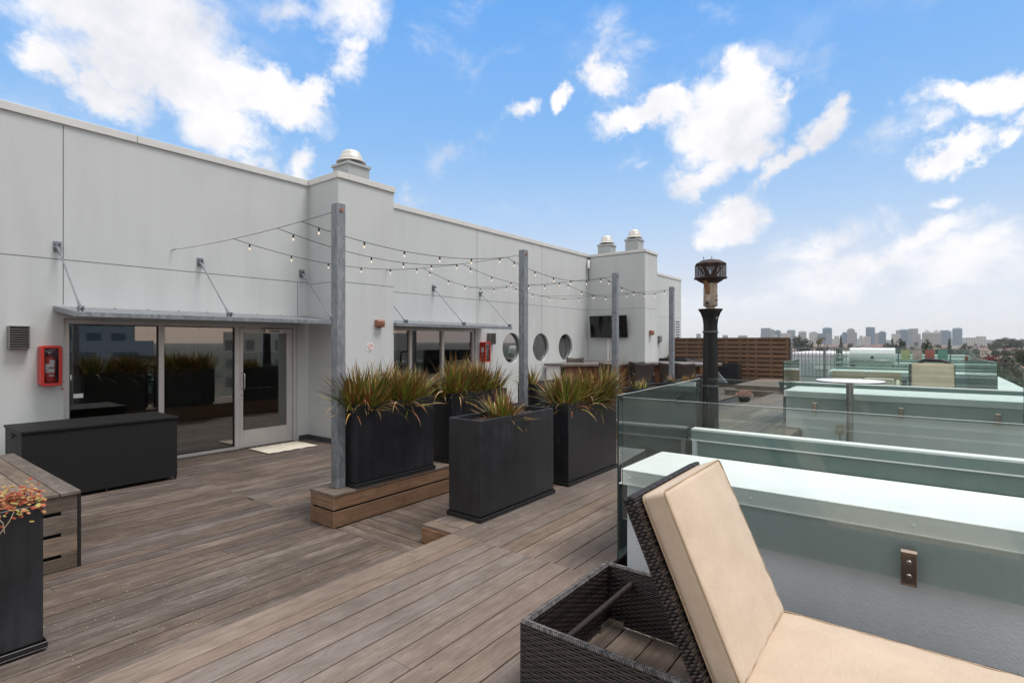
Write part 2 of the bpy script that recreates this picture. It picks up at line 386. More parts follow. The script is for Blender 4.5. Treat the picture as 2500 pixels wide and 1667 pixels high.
def mk_glass(name, tint, refl=1.0, rough=0.0, ior=1.5, add=0.0, dust=0.0):
    m, t = new_mat(name)
    fr = t.new('ShaderNodeFresnel', i={'IOR': ior}).outputs[0]
    fr = t.math('ADD', t.math('MULTIPLY', fr, refl), add, clamp=True)
    tr = t.new('ShaderNodeBsdfTransparent', i={0: tint}); gl = t.new('ShaderNodeBsdfGlossy', i={0: (1, 1, 1), 1: rough})
    mx = t.new('ShaderNodeMixShader'); t.set(mx, 0, fr); t.t.links.new(tr.outputs[0], mx.inputs[1]); t.t.links.new(gl.outputs[0], mx.inputs[2])
    if dust:
        tc = t.new('ShaderNodeTexCoord').outputs['Object']; dn = t.new('ShaderNodeMapRange', i={0: t.noise(tc, 3.0, 7, .7, .5), 1: .35, 2: .75, 3: dust*.25, 4: dust*1.6}).outputs[0]
        df_ = t.new('ShaderNodeBsdfDiffuse', i={0: (.62, .68, .65)}); m2_ = t.new('ShaderNodeMixShader'); t.set(m2_, 0, dn); t.t.links.new(mx.outputs[0], m2_.inputs[1]); t.t.links.new(df_.outputs[0], m2_.inputs[2]); mx = m2_
    finish(t, mx); return m
M['glass'] = mk_glass('green_tinted_glass', (.905, .950, .932), 1.0, dust=.022)
M['gedge'] = plain('glass_top_edge', (.60, .72, .68), .15, 0, .03)
M['gend'] = plain('glass_cut_end', (.020, .055, .048), .12, 0, .1)
M['dglass'] = mk_glass('dark_storefront_glass', (.66, .67, .62), 2.1, .006, 1.52, .10)
M['rglass'] = mk_glass('round_window_glass', (.50, .50, .47), .35, .01)
M['clampm'] = plain('tan_reflection_steel', (.55, .45, .37), .22, .95, .08, 10)  # steel, with the lounger cushion's tan reflection put into its base colour
M['cglass'] = mk_glass('clear_cover', (.93, .93, .94), .8)
def mk_weave(name, c, sx, sz, mode):
    m, t = new_mat(name); uv = t.new('ShaderNodeUVMap').outputs[0]
    x, y, z = t.sep(uv)
    u = t.math('DIVIDE', x, sx); v = t.math('DIVIDE', y, sz)
    row = t.math('FLOOR', v); ph = t.math('MULTIPLY', t.math('MODULO', t.math('ABSOLUTE', row), 2.0), .5)
    a = t.math('SINE', t.math('MULTIPLY', t.math('ADD', u, ph), 2 * PI))
    b = t.math('SINE', t.math('MULTIPLY', t.math('FRACT', v), PI))
    h = t.math('MULTIPLY', t.math('ADD', .6, t.math('MULTIPLY', a, .4)), t.math('POWER', b, .6))
    n = t.noise(uv, 300, 2)
    base = t.ramp(h, [(0, tuple(q * .15 for q in c)), (.35, c), (1, tuple(q * 1.5 for q in c))])
    pbsdf(t, base, .50, 0, h, .9, .006, Specular_IOR_Level=.22); return m
M['weave'] = mk_weave('black_resin_weave', (.0085, .0085, .0095), .034, .0145, 0)
def mk_strand(name, c1, c2, rough=.33):
    m, t = new_mat(name); rnd = t.new('ShaderNodeAttribute', attribute_name='rnd').outputs['Fac']
    tc = t.new('ShaderNodeTexCoord').outputs['Object']
    f = t.math('ADD', t.math('MULTIPLY', rnd, .5), t.math('MULTIPLY', t.noise(tc, 25, 3), .5))
    pbsdf(t, t.ramp(f, [(.25, c1), (.75, c2)]), rough, 0, t.noise(tc, 400, 2), .2, .001); return m
M['strand'] = mk_strand('dark_wicker_strand', (.008, .0065, .006), (.040, .029, .026))
M['braid'] = mk_strand('worn_wicker_braid', (.030, .026, .026), (.13, .115, .11), .38)
def mk_leaf(name, pts, rough=.5):
    m, t = new_mat(name); rnd = t.new('ShaderNodeAttribute', attribute_name='rnd').outputs['Fac']
    uv = t.new('ShaderNodeUVMap').outputs[0]; x, y, z = t.sep(uv)
    base = t.ramp(rnd, pts)
    tip = t.new('ShaderNodeMapRange', i={0: x, 1: .55, 2: 1.0}).outputs[0]
    base = t.mix(t.math('MULTIPLY', tip, .78), base, (.15, .050, .030))
    base = t.mix(t.math('MULTIPLY', t.math('ABSOLUTE', t.math('SUBTRACT', y, .5)), .5), base, (.30, .20, .08))
    p = pbsdf(t, base, rough); t.set(p, 'Specular IOR Level', .25); return m
M['flax'] = mk_leaf('flax_blade', [(0, (.040, .095, .016)), (.24, (.13, .24, .025)), (.44, (.30, .34, .050)), (.58, (.36, .22, .045)), (.74, (.26, .080, .028)), (.90, (.13, .040, .028)), (1, (.70, .52, .27))])
M['succ'] = mk_leaf('sedum_leaf', [(0, (.30, .020, .025)), (.45, (.50, .07, .055)), (.72, (.60, .27, .15)), (1, (.50, .50, .16))], .45)
M['tree'] = mk_leaf('tree_leaf', [(0, (.012, .024, .012)), (.5, (.025, .045, .018)), (1, (.055, .07, .028))])
M['treeb'] = mk_leaf('brown_tree_leaf', [(0, (.05, .04, .028)), (.5, (.085, .075, .045)), (1, (.12, .11, .06))])
M['treer'] = mk_leaf('red_tree_leaf', [(0, (.12, .015, .015)), (1, (.24, .04, .03))])
M['bark'] = plain('bark', (.07, .05, .035), .9, 0, .3, 5)
def mk_emit(name, c, s):
    m, t = new_mat(name); e = t.new('ShaderNodeEmission', i={0: c, 1: s}); finish(t, e); return m
M['bulb'] = mk_emit('glowing_bulb', (1, .84, .68), 1.0)
# ================================================================== THE DECKS
def boards_x(mb, x0, x1, y0, y1, top, w, gap=.006, th=.025, first=None, scr=False):
    y = y0; k = 0; sx0, sx1 = max(x0, -.2), min(x1, 7.5)
    while y < y1 - .02:
        if scr and sx1 > sx0:
            q = math.ceil(sx0/.406)*.406
            while q < sx1:
                for yy in (y+.024, min(y+w-gap, y1)-.024):
                    cx_, cy_ = q+random.uniform(-.006,.006), yy+random.uniform(-.004,.004)
                    mb.add([(cx_+.0042*math.cos(j*PI/3), cy_+.0042*math.sin(j*PI/3), top+.0018) for j in range(6)], [tuple(range(6))], None, .5, 1)
                q += .406
        ye = min(y + w - gap, y1); x = x0 - (random.random() * 2.5 if first is None else 0)
        while x < x1:
            L = random.choice([3.66, 4.3, 4.9, 5.5]); a = max(x, x0); b = min(x + L - .003, x1)
            if b - a > .03:
                dz = random.uniform(-.0012, .0012)
                mb.box((a, y, top - th + dz), (b, ye, top + dz), 0)
            x += L
        y += w; k += 1
def boards_y(mb, x0, x1, y0, y1, top, w, gap=.006, th=.025):
    x = x0
    while x < x1 - .02:
        mb.box((x, y0, top - th), (min(x + w - gap, x1), y1, top + random.uniform(-.001, .001)), 1); x += w
UP = .165
mb = MB()
boards_x(mb, -3.0, 3.19, 3.33, 9.38, 0, .1405, .0085, scr=True)            # main lower deck
boards_x(mb, 3.19, 16.6, 5.10, 9.38, 0, .1405)
boards_x(mb, 16.6, 25, 5.10, 7.2, 0, .149)
mb.box((3.195, 3.34, -.025), (3.335, 4.65, 0), 1)         # border board across the passage
boards_y(mb, 3.341, 3.455, 3.31, 4.66, 0, .114); boards_y(mb, 3.46, 19.6, 3.72, 4.66, 0, .1405)
boards_x(mb, 19.6, 25, 3.72, 5.1, 0, .149)
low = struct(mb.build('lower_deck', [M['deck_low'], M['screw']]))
mb = MB()
mb.box((-3.0, 3.125, UP-.025), (3.455, 3.318, UP+.001), 0, .93)      # nosing board
boards_x(mb, -3.0, 3.47, -1.62, 3.12, UP, .178, .0095, scr=True)
boards_x(mb, 3.47, 24.3, 1.90, 3.12, UP, .178, .0095, scr=True)
mb.box((3.455, 3.125, UP-.025), (7.0, 3.318, UP), 0)
boards_y(mb, 3.47, 3.60, 3.325, 3.71, UP, .14)
boards_x(mb, 3.605, 7.6, 3.325, 3.71, UP, .193, .006); boards_x(mb, 7.6, 24.3, 3.325, 3.91, UP, .193, .006)
mb.box((7.0, 3.125, UP-.025), (24.3, 3.318, UP), 0)
boards_x(mb, 6.0, 11.75, -1.62, 1.85, -.15, .178, .0095)    # next terrace along, a step lower
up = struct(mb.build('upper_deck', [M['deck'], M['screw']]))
mb = MB()
mb.box((-3.0, 3.24, 0.002), (3.45, 3.29, UP-.026), 0)
mb.box((3.455, 3.30, 0.002), (3.48, 3.70, UP-.026), 1); mb.box((3.481, 3.68, 0.002), (7.6, 3.70, UP-.026), 0); mb.box((7.62, 3.88, 0.002), (24.3, 3.90, UP-.026), 0); mb.box((7.605, 3.70, 0.002), (7.62, 3.90, UP-.026), 1)
struct(mb.build('deck_step_riser', M['oiled']))
mb = MB()
mb.box((-3.2, -1.66, -.32), (3.85, 9.4, -.045)); mb.box((3.8505, 1.86, -.32), (25, 9.4, -.046)); mb.box((5.97, -1.66, -.32), (11.8, 1.859, -.177)); mb.box((6.0, 1.861, -.32), (11.8, 1.892, UP-.027))
struct(mb.build('deck_substrate', M['rubber']))
mb = MB()
mb.box((-3, 1.0, -.030), (3.4, 3.2, .05)); struct(mb.build('deck_framing', M['rubber']))
# raised wooden platform at the end of the walk
mb = MB(); boards_y(mb, 19.6, 19.93, 3.72, 5.55, .184, .165); mb.box((19.615, 3.73, .002), (19.64, 5.53, .157), 1)
o = mb.build('wooden_step', M['deck'], origin=(19.7, 4.6, 0)); tag(o, 'low timber step in front of the raised platform, behind the flower bowl', 'step')
mb = MB(); boards_y(mb, 19.94, 24.2, 3.72, 5.30, .335, .15); mb.box((19.955, 3.73, .002), (19.98, 5.28, .308), 1); mb.box((19.981, 5.255, .002), (24.2, 5.28, .308), 0)
o = mb.build('wooden_platform', M['deck'], origin=(22, 4.5, 0)); tag(o, 'raised timber platform against the slatted fence', 'platform')
# bench along the post row
mb = MB(); y0, y1 = 4.665, 5.085
x = 3.165
while x < 15.0:
    L = 3.05
    for (a, b) in ((y0, y0+.136), (y0+.142, y0+.278), (y0+.284, y1)): mb.box((x, a, .315), (min(x+L-.003, 15), b, .34), 0)
    x += L
t_ = MB(); t_.box((3.172, y0+.008, .182), (3.195, y1-.006, .313), 1); t_.box((3.172, y0+.008, .004), (3.195, y1-.006, .160), 1)
x = 3.196
while x < 15.0:
    L = 4.2
    for (a, b) in ((.182, .313), (.004, .160)): t_.box((x, y0+.008, a), (min(x+L-.003, 15), y0+.032, b), 0)
    x += L
t_.box((3.196, y1-.03, .004), (15, y1-.008, .313), 0)
inn = MB(); inn.box((3.20, y0+.034, .003), (14.98, y1-.032, .312))
tb = thing('timber_bench', 'long low brown timber bench carrying the galvanised posts', 'bench', (3.2, 4.87, 0))
mb.build('seat', M['deck'], tb, bevel=.002, seg=1); t_.build('fascia', M['oiled'], tb, bevel=.002, seg=1); inn.build('frame', M['black'], tb)
# ================================================================== THE BUILDING
bld = thing('roof_building', 'pale grey stucco rooftop building with glazed doors and round windows', 'building', (9, 9.4, 0))
WY = 9.40
def wall_holes(mb, x0, x1, z0, z1, Y, rects, circs, depth):
    xs = sorted(set([x0, x1] + [v for r in rects for v in r[:2]] + [c[0] + s * c[2] * 1.12 for c in circs for s in (-1, 1)]))
    zs = sorted(set([z0, z1] + [v for r in rects for v in r[2:]] + [c[1] + s * c[2] * 1.12 for c in circs for s in (-1, 1)]))
    for i in range(len(xs) - 1):
        for j in range(len(zs) - 1):
            a, b, c, d = xs[i], xs[i+1], zs[j], zs[j+1]; mx, mz = (a+b)/2, (c+d)/2
            if any(r[0] < mx < r[1] and r[2] < mz < r[3] for r in rects): continue
            cc = [q for q in circs if abs(mx - q[0]) < q[2]*1.12 and abs(mz - q[1]) < q[2]*1.12]
            if cc: continue
            mb.add([(a, Y, c), (b, Y, c), (b, Y, d), (a, Y, d)], [(0, 1, 2, 3)])
    N = 48
    for (cx, cz, r) in circs:
        h = r * 1.12; vi = []; vo = []; vb = []
        for k in range(N):
            t = 2*PI*(k + .5)/N; c, s = math.cos(t), math.sin(t); q = h / max(abs(c), abs(s))
            vi.append((cx + r*c, Y, cz + r*s)); vo.append((cx + q*c, Y, cz + q*s)); vb.append((cx + r*c, Y + depth, cz + r*s))
        fs = [(k, (k+1) % N, N + (k+1) % N, N + k) for k in range(N)]
        fs2 = [(k, (k+1) % N, 2*N + (k+1) % N, 2*N + k) for k in range(N)]
        mb.add(vi + vo + vb, fs + fs2)
        for (sx, sz) in ((1,1),(-1,1),(-1,-1),(1,-1)):          # corners of the square cell
            k0 = [k for k in range(N) if (vo[k][0]-cx)*sx > 0 and (vo[k][2]-cz)*sz > 0]
            ex = [vo[k] for k in k0 if abs(abs(vo[k][0]-cx) - h) < 1e-5]; ez = [vo[k] for k in k0 if abs(abs(vo[k][2]-cz) - h) < 1e-5]
            a = max(ex, key=lambda p: abs(p[2]-cz)); b = max(ez, key=lambda p: abs(p[0]-cx))
            mb.add([a, (cx+sx*h, Y, cz+sz*h), b], [(0, 1, 2)])
    for (a, b, c, d) in rects:
        for q in (((a,Y,c),(a,Y+depth,c),(a,Y+depth,d),(a,Y,d)), ((b,Y,c),(b,Y,d),(b,Y+depth,d),(b,Y+depth,c)), ((a,Y,d),(a,Y+depth,d),(b,Y+depth,d),(b,Y,d))):
            mb.add(list(q), [(0,1,2,3)])
ZT = 4.86
S1 = (2.115, 5.605, -.03, 2.185); S2 = (7.30, 10.70, -.03, 2.20)
CIR = [(12.29, 1.69, .435), (13.78, 1.695, .435), (15.235, 1.69, .435)]
mb = MB()
wall_holes(mb, -4, 5.83, -.04, ZT, WY, [S1], [], .12)
wall_holes(mb, 7.12, 16.72, -.04, ZT, WY, [S2], CIR, .16)
wall_holes(mb, 17.76, 26.0, -.04, ZT, WY, [], [], .1)
def quad(mb, *p): mb.add(list(p), [(0, 1, 2, 3)])
BY = 8.44; BZ = 4.86
quad(mb, (5.83, WY, -.04), (5.83, BY, -.04), (5.83, BY, BZ), (5.83, WY, BZ))
quad(mb, (5.83, BY, -.04), (7.12, BY, -.04), (7.12, BY, BZ), (5.83, BY, BZ))
quad(mb, (7.12, BY, -.04), (7.12, WY, -.04), (7.12, WY, BZ), (7.12, BY, BZ))
CY = 7.257
quad(mb, (16.72, WY, -.04), (16.72, CY, -.04), (16.72, CY, BZ-.04), (16.72, WY, BZ-.04))
quad(mb, (16.72, CY, -.04), (17.76, CY, -.04), (17.76, CY, BZ-.04), (16.72, CY, BZ-.04))
quad(mb, (17.76, CY, -.04), (17.76, WY, -.04), (17.76, WY, BZ-.04), (17.76, CY, BZ-.04))
quad(mb, (26.0, WY, -.04), (26.0, 20, -.04), (26.0, 20, ZT), (26.0, WY, ZT)); quad(mb, (-4, WY, -.04), (-4, 20, -.04), (-4, 20, ZT), (-4, WY, ZT))
quad(mb, (-4, 20, -.04), (26, 20, -.04), (26, 20, ZT), (-4, 20, ZT))
me_wall = mb.build('wall', M['wall'], bld)
mb = MB()
mb.add([(-4,WY,4.80),(26,WY,4.80),(26,20,4.80),(-4,20,4.80)], [(0,1,2,3)]); mb.add([(5.83,BY,4.80),(7.12,BY,4.80),(7.12,WY,4.80),(5.83,WY,4.80)], [(0,1,2,3)])
mb.add([(16.72,CY,4.76),(17.76,CY,4.76),(17.76,WY,4.76),(16.72,WY,4.76)], [(0,1,2,3)])
mb.build('roof', M['roof'], bld)
mb = MB(); e = .028
def cop(a, b): mb.box((a[0], a[1], a[2]), (b[0], b[1], b[2]))
zc0, zc1 = 4.858, 4.972
for (xa, xb) in ((-4.03, 2.98), (2.986, 5.83-e-.002)): cop((xa, WY-e, zc0), (xb, WY+.22, zc1))
cop((5.83-e, BY-e, zc0), (5.83+.22, WY+.22, zc1)); cop((5.83+.222, BY-e, zc0), (7.12+e, BY+.2, zc1)); cop((6.9, BY+.201, zc0), (7.12+e, WY-.03, zc1))
for (xa, xb) in ((7.12+e+.002, 10.2), (10.206, 13.4), (13.406, 16.72-e-.002)): cop((xa, WY-e, zc0), (xb, WY+.22, zc1))
cop((16.72-e, CY-e, zc0-.02), (16.72+.22, WY+.22, zc1-.04)); cop((16.942, CY-e, zc0-.02), (17.76+e, CY+.2, zc1-.04)); cop((17.54, CY+.201, zc0-.02), (17.76+e, WY-.03, zc1-.04))
cop((17.76+e+.002, WY-e, zc0), (26.03, WY+.22, zc1))
mb.build('coping', M['coping'], bld, bevel=.006)
mb = MB(); jw = .005
def jh(xa, xb, z, Y): mb.box((xa, Y-.0015, z-jw), (xb, Y+.004, z+jw))
def jv(x, za, zb, Y): mb.box((x-jw, Y-.0015, za), (x+jw, Y+.004, zb))
jh(-4, 5.825, 3.0, WY); jv(2.11, 2.38, 4.855, WY); jv(5.60, 2.36, 2.99, WY)
jh(5.83, 7.12, 2.97, BY); mb.box((5.8285, BY, 2.965), (5.834, WY-.002, 2.975)); jh(7.13, 16.70, 2.985, WY)
jv(10.76, 2.36, 4.85, WY); jv(13.82, .05, 4.85, WY)
mb.box((16.7185, CY, 2.98), (16.724, WY-.002, 2.99)); jh(16.72, 17.76, 2.985, CY); jh(17.77, 26, 3.0, WY)
mb.build('expansion_joint', M['joint'], bld)
for (p_, q_) in (((5.622, WY-.012, .0), (5.817, WY-.001, .09)), ((5.817, BY-.012, 0), (5.829, WY-.002, .09)), ((5.829, BY-.0125, 0), (7.13, BY-.001, .09)), ((10.71, WY-.012, 0), (16.70, WY-.001, .09)), ((-4, WY-.012, 0), (2.10, WY-.001, .09))):
    mb = MB(); mb.box(p_, q_); mb.build('base_flashing', M['grey'], bld)
# dark rooms behind the glazing
mb = MB()
def room(x0, x1, y0, y1, z0, z1):
    V = [(x0,y0,z0),(x1,y0,z0),(x1,y1,z0),(x0,y1,z0),(x0,y0,z1),(x1,y0,z1),(x1,y1,z1),(x0,y1,z1)]
    mb.add(V, [(0,3,2,1),(4,5,6,7),(2,3,7,6),(1,2,6,5),(3,0,4,7)])
room(1.5, 5.8, WY+.13, 14, -.01, 2.7); room(6.9, 10.9, WY+.13, 14, -.01, 2.7); room(11.5, 16.2, WY+.165, 12.5, 1.0, 2.6)
mb.build('interior', M['room'], bld)
# glazed front with door
FY = WY + .035
def frame_bars(mb, bars, y0, y1):
    for (xa, xb, za, zb) in bars: mb.box((xa, y0, za), (xb, y1, zb))
wf = MB(); fz = 2.18
frame_bars(wf, [(2.118,2.185,0.0,fz),(3.29,3.362,.052,2.118),(4.455,4.535,0.0,2.118),(5.535,5.602,0.0,2.118),(2.186,5.602,2.119,fz),(2.186,4.454,0.0,.05)], FY, FY+.08)
wf.box((2.1155, WY-.004, 2.186), (5.604, WY+.03, 2.205))
w1 = wf.build('window_wall', M['alu'], bld, bevel=.003, seg=1)
for (a, b) in ((2.186, 3.289), (3.363, 4.454)):
    g = MB(); g.box((a, FY+.045, .051), (b, FY+.053, 2.118)); g.build('pane', M['dglass'], w1)
    s = MB()
    frame_bars(s, [(a, a+.014, .051, 2.118), (b-.014, b, .051, 2.118), (a+.015, b-.015, 2.104, 2.118), (a+.015, b-.015, .051, .065)], FY+.030, FY+.043)
    s.build('gasket', M['black'], w1)
s = MB(); s.box((2.24, FY+.041, 1.075), (2.35, FY+.0435, 1.135)); s.build('sticker', M['paper'], w1)
df = MB()
dx0, dx1, dz0, dz1 = 4.543, 5.525, .018, 2.108
frame_bars(df, [(dx0,dx0+.055,dz0,dz1),(dx1-.11,dx1,dz0,dz1),(dx0+.056,dx1-.111,2.02,dz1),(dx0+.056,dx1-.111,dz0,.315)], FY+.012, FY+.06)
door = df.build('door', M['alu'], bld, bevel=.003, seg=1)
g = MB(); g.box((dx0+.057, FY+.032, .316), (dx1-.112, FY+.040, 2.019)); g.build('pane', M['dglass'], door)
h = MB(); h.tube([(dx0+.03, FY+.012, 1.05), (dx0+.03, FY-.035, 1.05), (dx0+.045, FY-.052, 1.06), (dx0+.05, FY-.056, 1.09), (dx0+.05, FY-.056, 1.28), (dx0+.045, FY-.052, 1.31), (dx0+.03, FY-.035, 1.32), (dx0+.03, FY+.012, 1.32)], .011, 8)
h.build('handle', M['steel'], door, smooth=50)
h = MB(); h.tube([(dx0+.06, FY+.075, 1.04), (dx1-.115, FY+.075, 1.04)], .014, 8); h.box((dx0+.045, FY+.061, 1.0), (dx0+.10, FY+.09, 1.08)); h.build('push_bar', M['steel'], door, smooth=50)
h = MB(); h.box((4.98, FY-.03, 2.03), (5.30, FY+.011, 2.085)); h.tube([(5.06, FY-.045, 2.055), (5.24, FY-.045, 2.055)], .018, 8); h.bar((5.0, FY-.035, 2.09), (4.78, FY-.10, 2.115), .02, .008); h.bar((4.78, FY-.10, 2.117), (4.62, FY-.0, 2.112), .02, .008)
h.build('closer', M['steel'], door)
h = MB(); h.tube([(dx0+.028, FY+.012, .93), (dx0+.028, FY+.002, .93)], .014, 10); h.build('lock', M['steel'], door)
h = MB(); h.box((dx0-.005, FY-.03, 0.0), (5.535, FY+.09, .016)); h.build('threshold', M['steel'], bld)
wf = MB()
frame_bars(wf, [(7.31,7.36,0,2.19),(8.43,8.51,.06,2.128),(9.49,9.57,.06,2.128),(10.63,10.695,0,2.128),(7.361,10.695,2.129,2.19),(7.361,10.629,0,.058)], FY, FY+.09)
w2 = wf.build('window_wall', M['alu'], bld, bevel=.003, seg=1)
for (a, b) in ((7.361, 8.429), (8.511, 9.489), (9.571, 10.629)):
    g = MB(); g.box((a, FY+.050, .059), (b, FY+.058, 2.128)); g.build('pane', M['dglass'], w2)
for (cx, cz, r) in CIR:
    N = 48; m2 = MB()
    for k in range(N):
        pass
    m2.tube([(cx + (r-.014)*math.cos(2*PI*k/N), WY+.085, cz + (r-.014)*math.sin(2*PI*k/N)) for k in range(N)], .016, 6, closed=True)
    fr = m2.build('round_window', M['grey'], bld, smooth=60)
    g = MB(); g.add([(cx + (r-.005)*math.cos(2*PI*k/N), WY+.09, cz + (r-.005)*math.sin(2*PI*k/N)) for k in range(N)], [tuple(range(N))]); g.build('pane', M['rglass'], fr)
# louvre grille on the far wall
mb = MB(); mb.box((25.15, WY-.02, 1.98), (25.80, WY-.001, 2.93)); g0 = mb.build('louvre', M['wall'], bld)
mb = MB()
for k in range(7): mb.box((25.22, WY-.022, 2.05+k*.125), (25.73, WY-.0205, 2.05+k*.125+.055))
mb.build('slot', M['black'], g0)
# ------------------------------------------------------------------ canopies
def canopy(x0, x1, rods, label):
    zb, zf, yf = 2.355, 2.245, 8.36
    t = thing('door_canopy', label, 'canopy', ((x0+x1)/2, WY, 2.3), 0, 'metal canopies over the glazed openings')
    m = MB(); V = []
    for (y, z) in ((WY-.004, zb), (yf+.045, zf-.0)): V += [(x0+.03, y, z-.012), (x1-.03, y, z-.012), (x0+.03, y, z-.002), (x1-.03, y, z-.002)]
    m.add(V, [(0,1,5,4), (2,6,7,3), (0,4,6,2), (1,3,7,5), (0,2,3,1), (4,5,7,6)])
    m.build('roof_sheet', M['galv'], t)
    m = MB()
    m.box((x0, yf, zf-.062), (x1, yf+.042, zf+.003), 0)
    for x in (x0, x1-.029):
        V = [(x, yf+.043, zf-.062), (x+.029, yf+.043, zf-.062), (x+.029, yf+.043, zf+.004), (x, yf+.043, zf+.004), (x, WY-.003, zb-.062), (x+.029, WY-.003, zb-.062), (x+.029, WY-.003, zb+.004), (x, WY-.003, zb+.004)]
        m.add(V, [(0,1,2,3), (4,7,6,5), (0,4,5,1), (1,5,6,2), (2,6,7,3), (3,7,4,0)])
    m.build('edge_beam', M['galv'], t, bevel=.003, seg=1)
    k = x0 + .25
    while k < x1 - .1:
        for (y, z) in ((WY-.12, zb-.010), (yf+.12, zf+.002)): m = MB(); m.lathe([(.012, 0), (.012, .006), (.006, .012)], (k, y, z), 8); m.build('bolt_head', M['grey'], t)
        k += .42
    for x in rods:
        a = Vector((x, WY-.02, 3.17)); b = Vector((x+.02, yf+.05, zf+.03))
        d = (b - a).normalized()
        m = MB(); m.tube([a + d*.16, b - d*.17], .010, 8); r = m.build('tie_rod', M['rod'], t, smooth=50)
        m = MB(); m.box((x-.045, WY-.014, 3.10), (x+.045, WY-.001, 3.24)); m.box((x-.03, WY-.07, 3.13), (x-.017, WY-.015, 3.21)); m.box((x+.017, WY-.07, 3.13), (x+.03, WY-.015, 3.21))
        m.tube([(x-.045, WY-.05, 3.155), (x+.045, WY-.05, 3.155)], .011, 8); m.tube([a + d*.035, a + d*.165], [.022, .014], 8)
        m.build('wall_bracket', M['rod'], t)
        m = MB(); m.box((x-.012, yf+.015, zf+.0045), (x+.002, yf+.09, zf+.075)); m.box((x+.03, yf+.015, zf+.0045), (x+.044, yf+.09, zf+.075)); m.tube([(x-.03, yf+.05, zf+.05), (x+.062, yf+.05, zf+.05)], .011, 8)
        m.tube([b - d*.18, b - d*.02], [.014, .022], 8); m.build('clevis', M['rod'], t)
    return t
canopy(2.0, 5.76, (2.045, 3.87, 5.677), 'long galvanised canopy hung on three tie rods over the glazed door')
canopy(7.125, 10.95, (7.40, 9.155, 10.885), 'galvanised canopy on tie rods beyond the chimney, over the far windows')
# ------------------------------------------------------------------ things on the walls
def wall_vent(x0, x1, z0, z1, label, d=.11):
    t = thing('wall_vent', label, 'vent', ((x0+x1)/2, WY, z0), 0, 'louvred vents on the wall')
    m = MB(); m.box((x0, WY-.02, z0), (x1, WY-.002, z1)); m.box((x0, WY-d, z0), (x0+.012, WY-.021, z1)); m.box((x1-.012, WY-d, z0), (x1, WY-.021, z1)); m.box((x0+.013, WY-d, z1-.012), (x1-.013, WY-.021, z1))
    m.build('housing', M['vent'], t)
    m = MB(); n = 9
    for k in range(n):
        z = z0 + .012 + k * (z1 - z0 - .03) / n
        V = [(x0+.013, WY-d-.004, z), (x1-.013, WY-d-.004, z), (x1-.013, WY-.03, z+.022), (x0+.013, WY-.03, z+.022)]
        m.add(V + [(p[0], p[1], p[2]+.005) for p in V], [(0,1,2,3), (4,7,6,5), (0,4,5,1), (1,5,6,2), (2,6,7,3), (3,7,4,0)])
    m.build('slat', M['vent'], t)
wall_vent(1.535, 1.745, 1.775, 2.075, 'grey louvred wall vent left of the front fire extinguisher cabinet')
wall_vent(11.18, 11.43, 1.80, 2.10, 'grey louvred wall vent above the far fire extinguisher cabinet')
def text(body, size, M4, mat, parent, name='lettering', ext=.0008):
    cu = bpy.data.curves.new(name, 'FONT'); cu.body = body; cu.size = size; cu.extrude = ext; cu.align_x = 'CENTER'; cu.align_y = 'CENTER'
    o = bpy.data.objects.new('tmp', cu); col.objects.link(o); dg = bpy.context.evaluated_depsgraph_get(); dg.update()
    me = bpy.data.meshes.new_from_object(o.evaluated_get(dg)); bpy.data.objects.remove(o)
    me.transform(M4); off = wloc(parent); me.transform(Matrix.Translation(-off)); me.materials.clear(); me.materials.append(mat)
    q = bpy.data.objects.new(name, me); q.parent = parent; col.objects.link(q); return q
FACE_Y = Matrix.Rotation(R(90), 4, 'X')                                  # text facing -Y
FACE_X = Matrix.Rotation(R(-90), 4, 'Z') @ Matrix.Rotation(R(90), 4, 'X')  # text facing -X
def rrect(w, h, r, n=5):
    P = []
    for (sx, sy, a0) in ((1, 1, 0), (-1, 1, 90), (-1, -1, 180), (1, -1, 270)):
        for k in range(n + 1):
            a = R(a0 + 90 * k / n); P.append((sx * (w/2 - r) + r * math.cos(a), sy * (h/2 - r) + r * math.sin(a)))
    return P
def ring_frame(m, cx, cz, w, h, t, y0, y1, r=.03):
    o_ = rrect(w, h, r); i_ = rrect(w - 2*t, h - 2*t, max(.008, r - t/2)); n = len(o_)
    V = [(cx+p[0], y0, cz+p[1]) for p in o_] + [(cx+p[0], y0, cz+p[1]) for p in i_] + [(cx+p[0], y1, cz+p[1]) for p in o_] + [(cx+p[0], y1, cz+p[1]) for p in i_]
    F = []
    for k in range(n):
        j = (k+1) % n; F += [(k, j, n+j, n+k), (2*n+k, 3*n+k, 3*n+j, 2*n+j), (k, 2*n+k, 2*n+j, j), (n+k, n+j, 3*n+j, 3*n+k)]
    m.add(V, F)
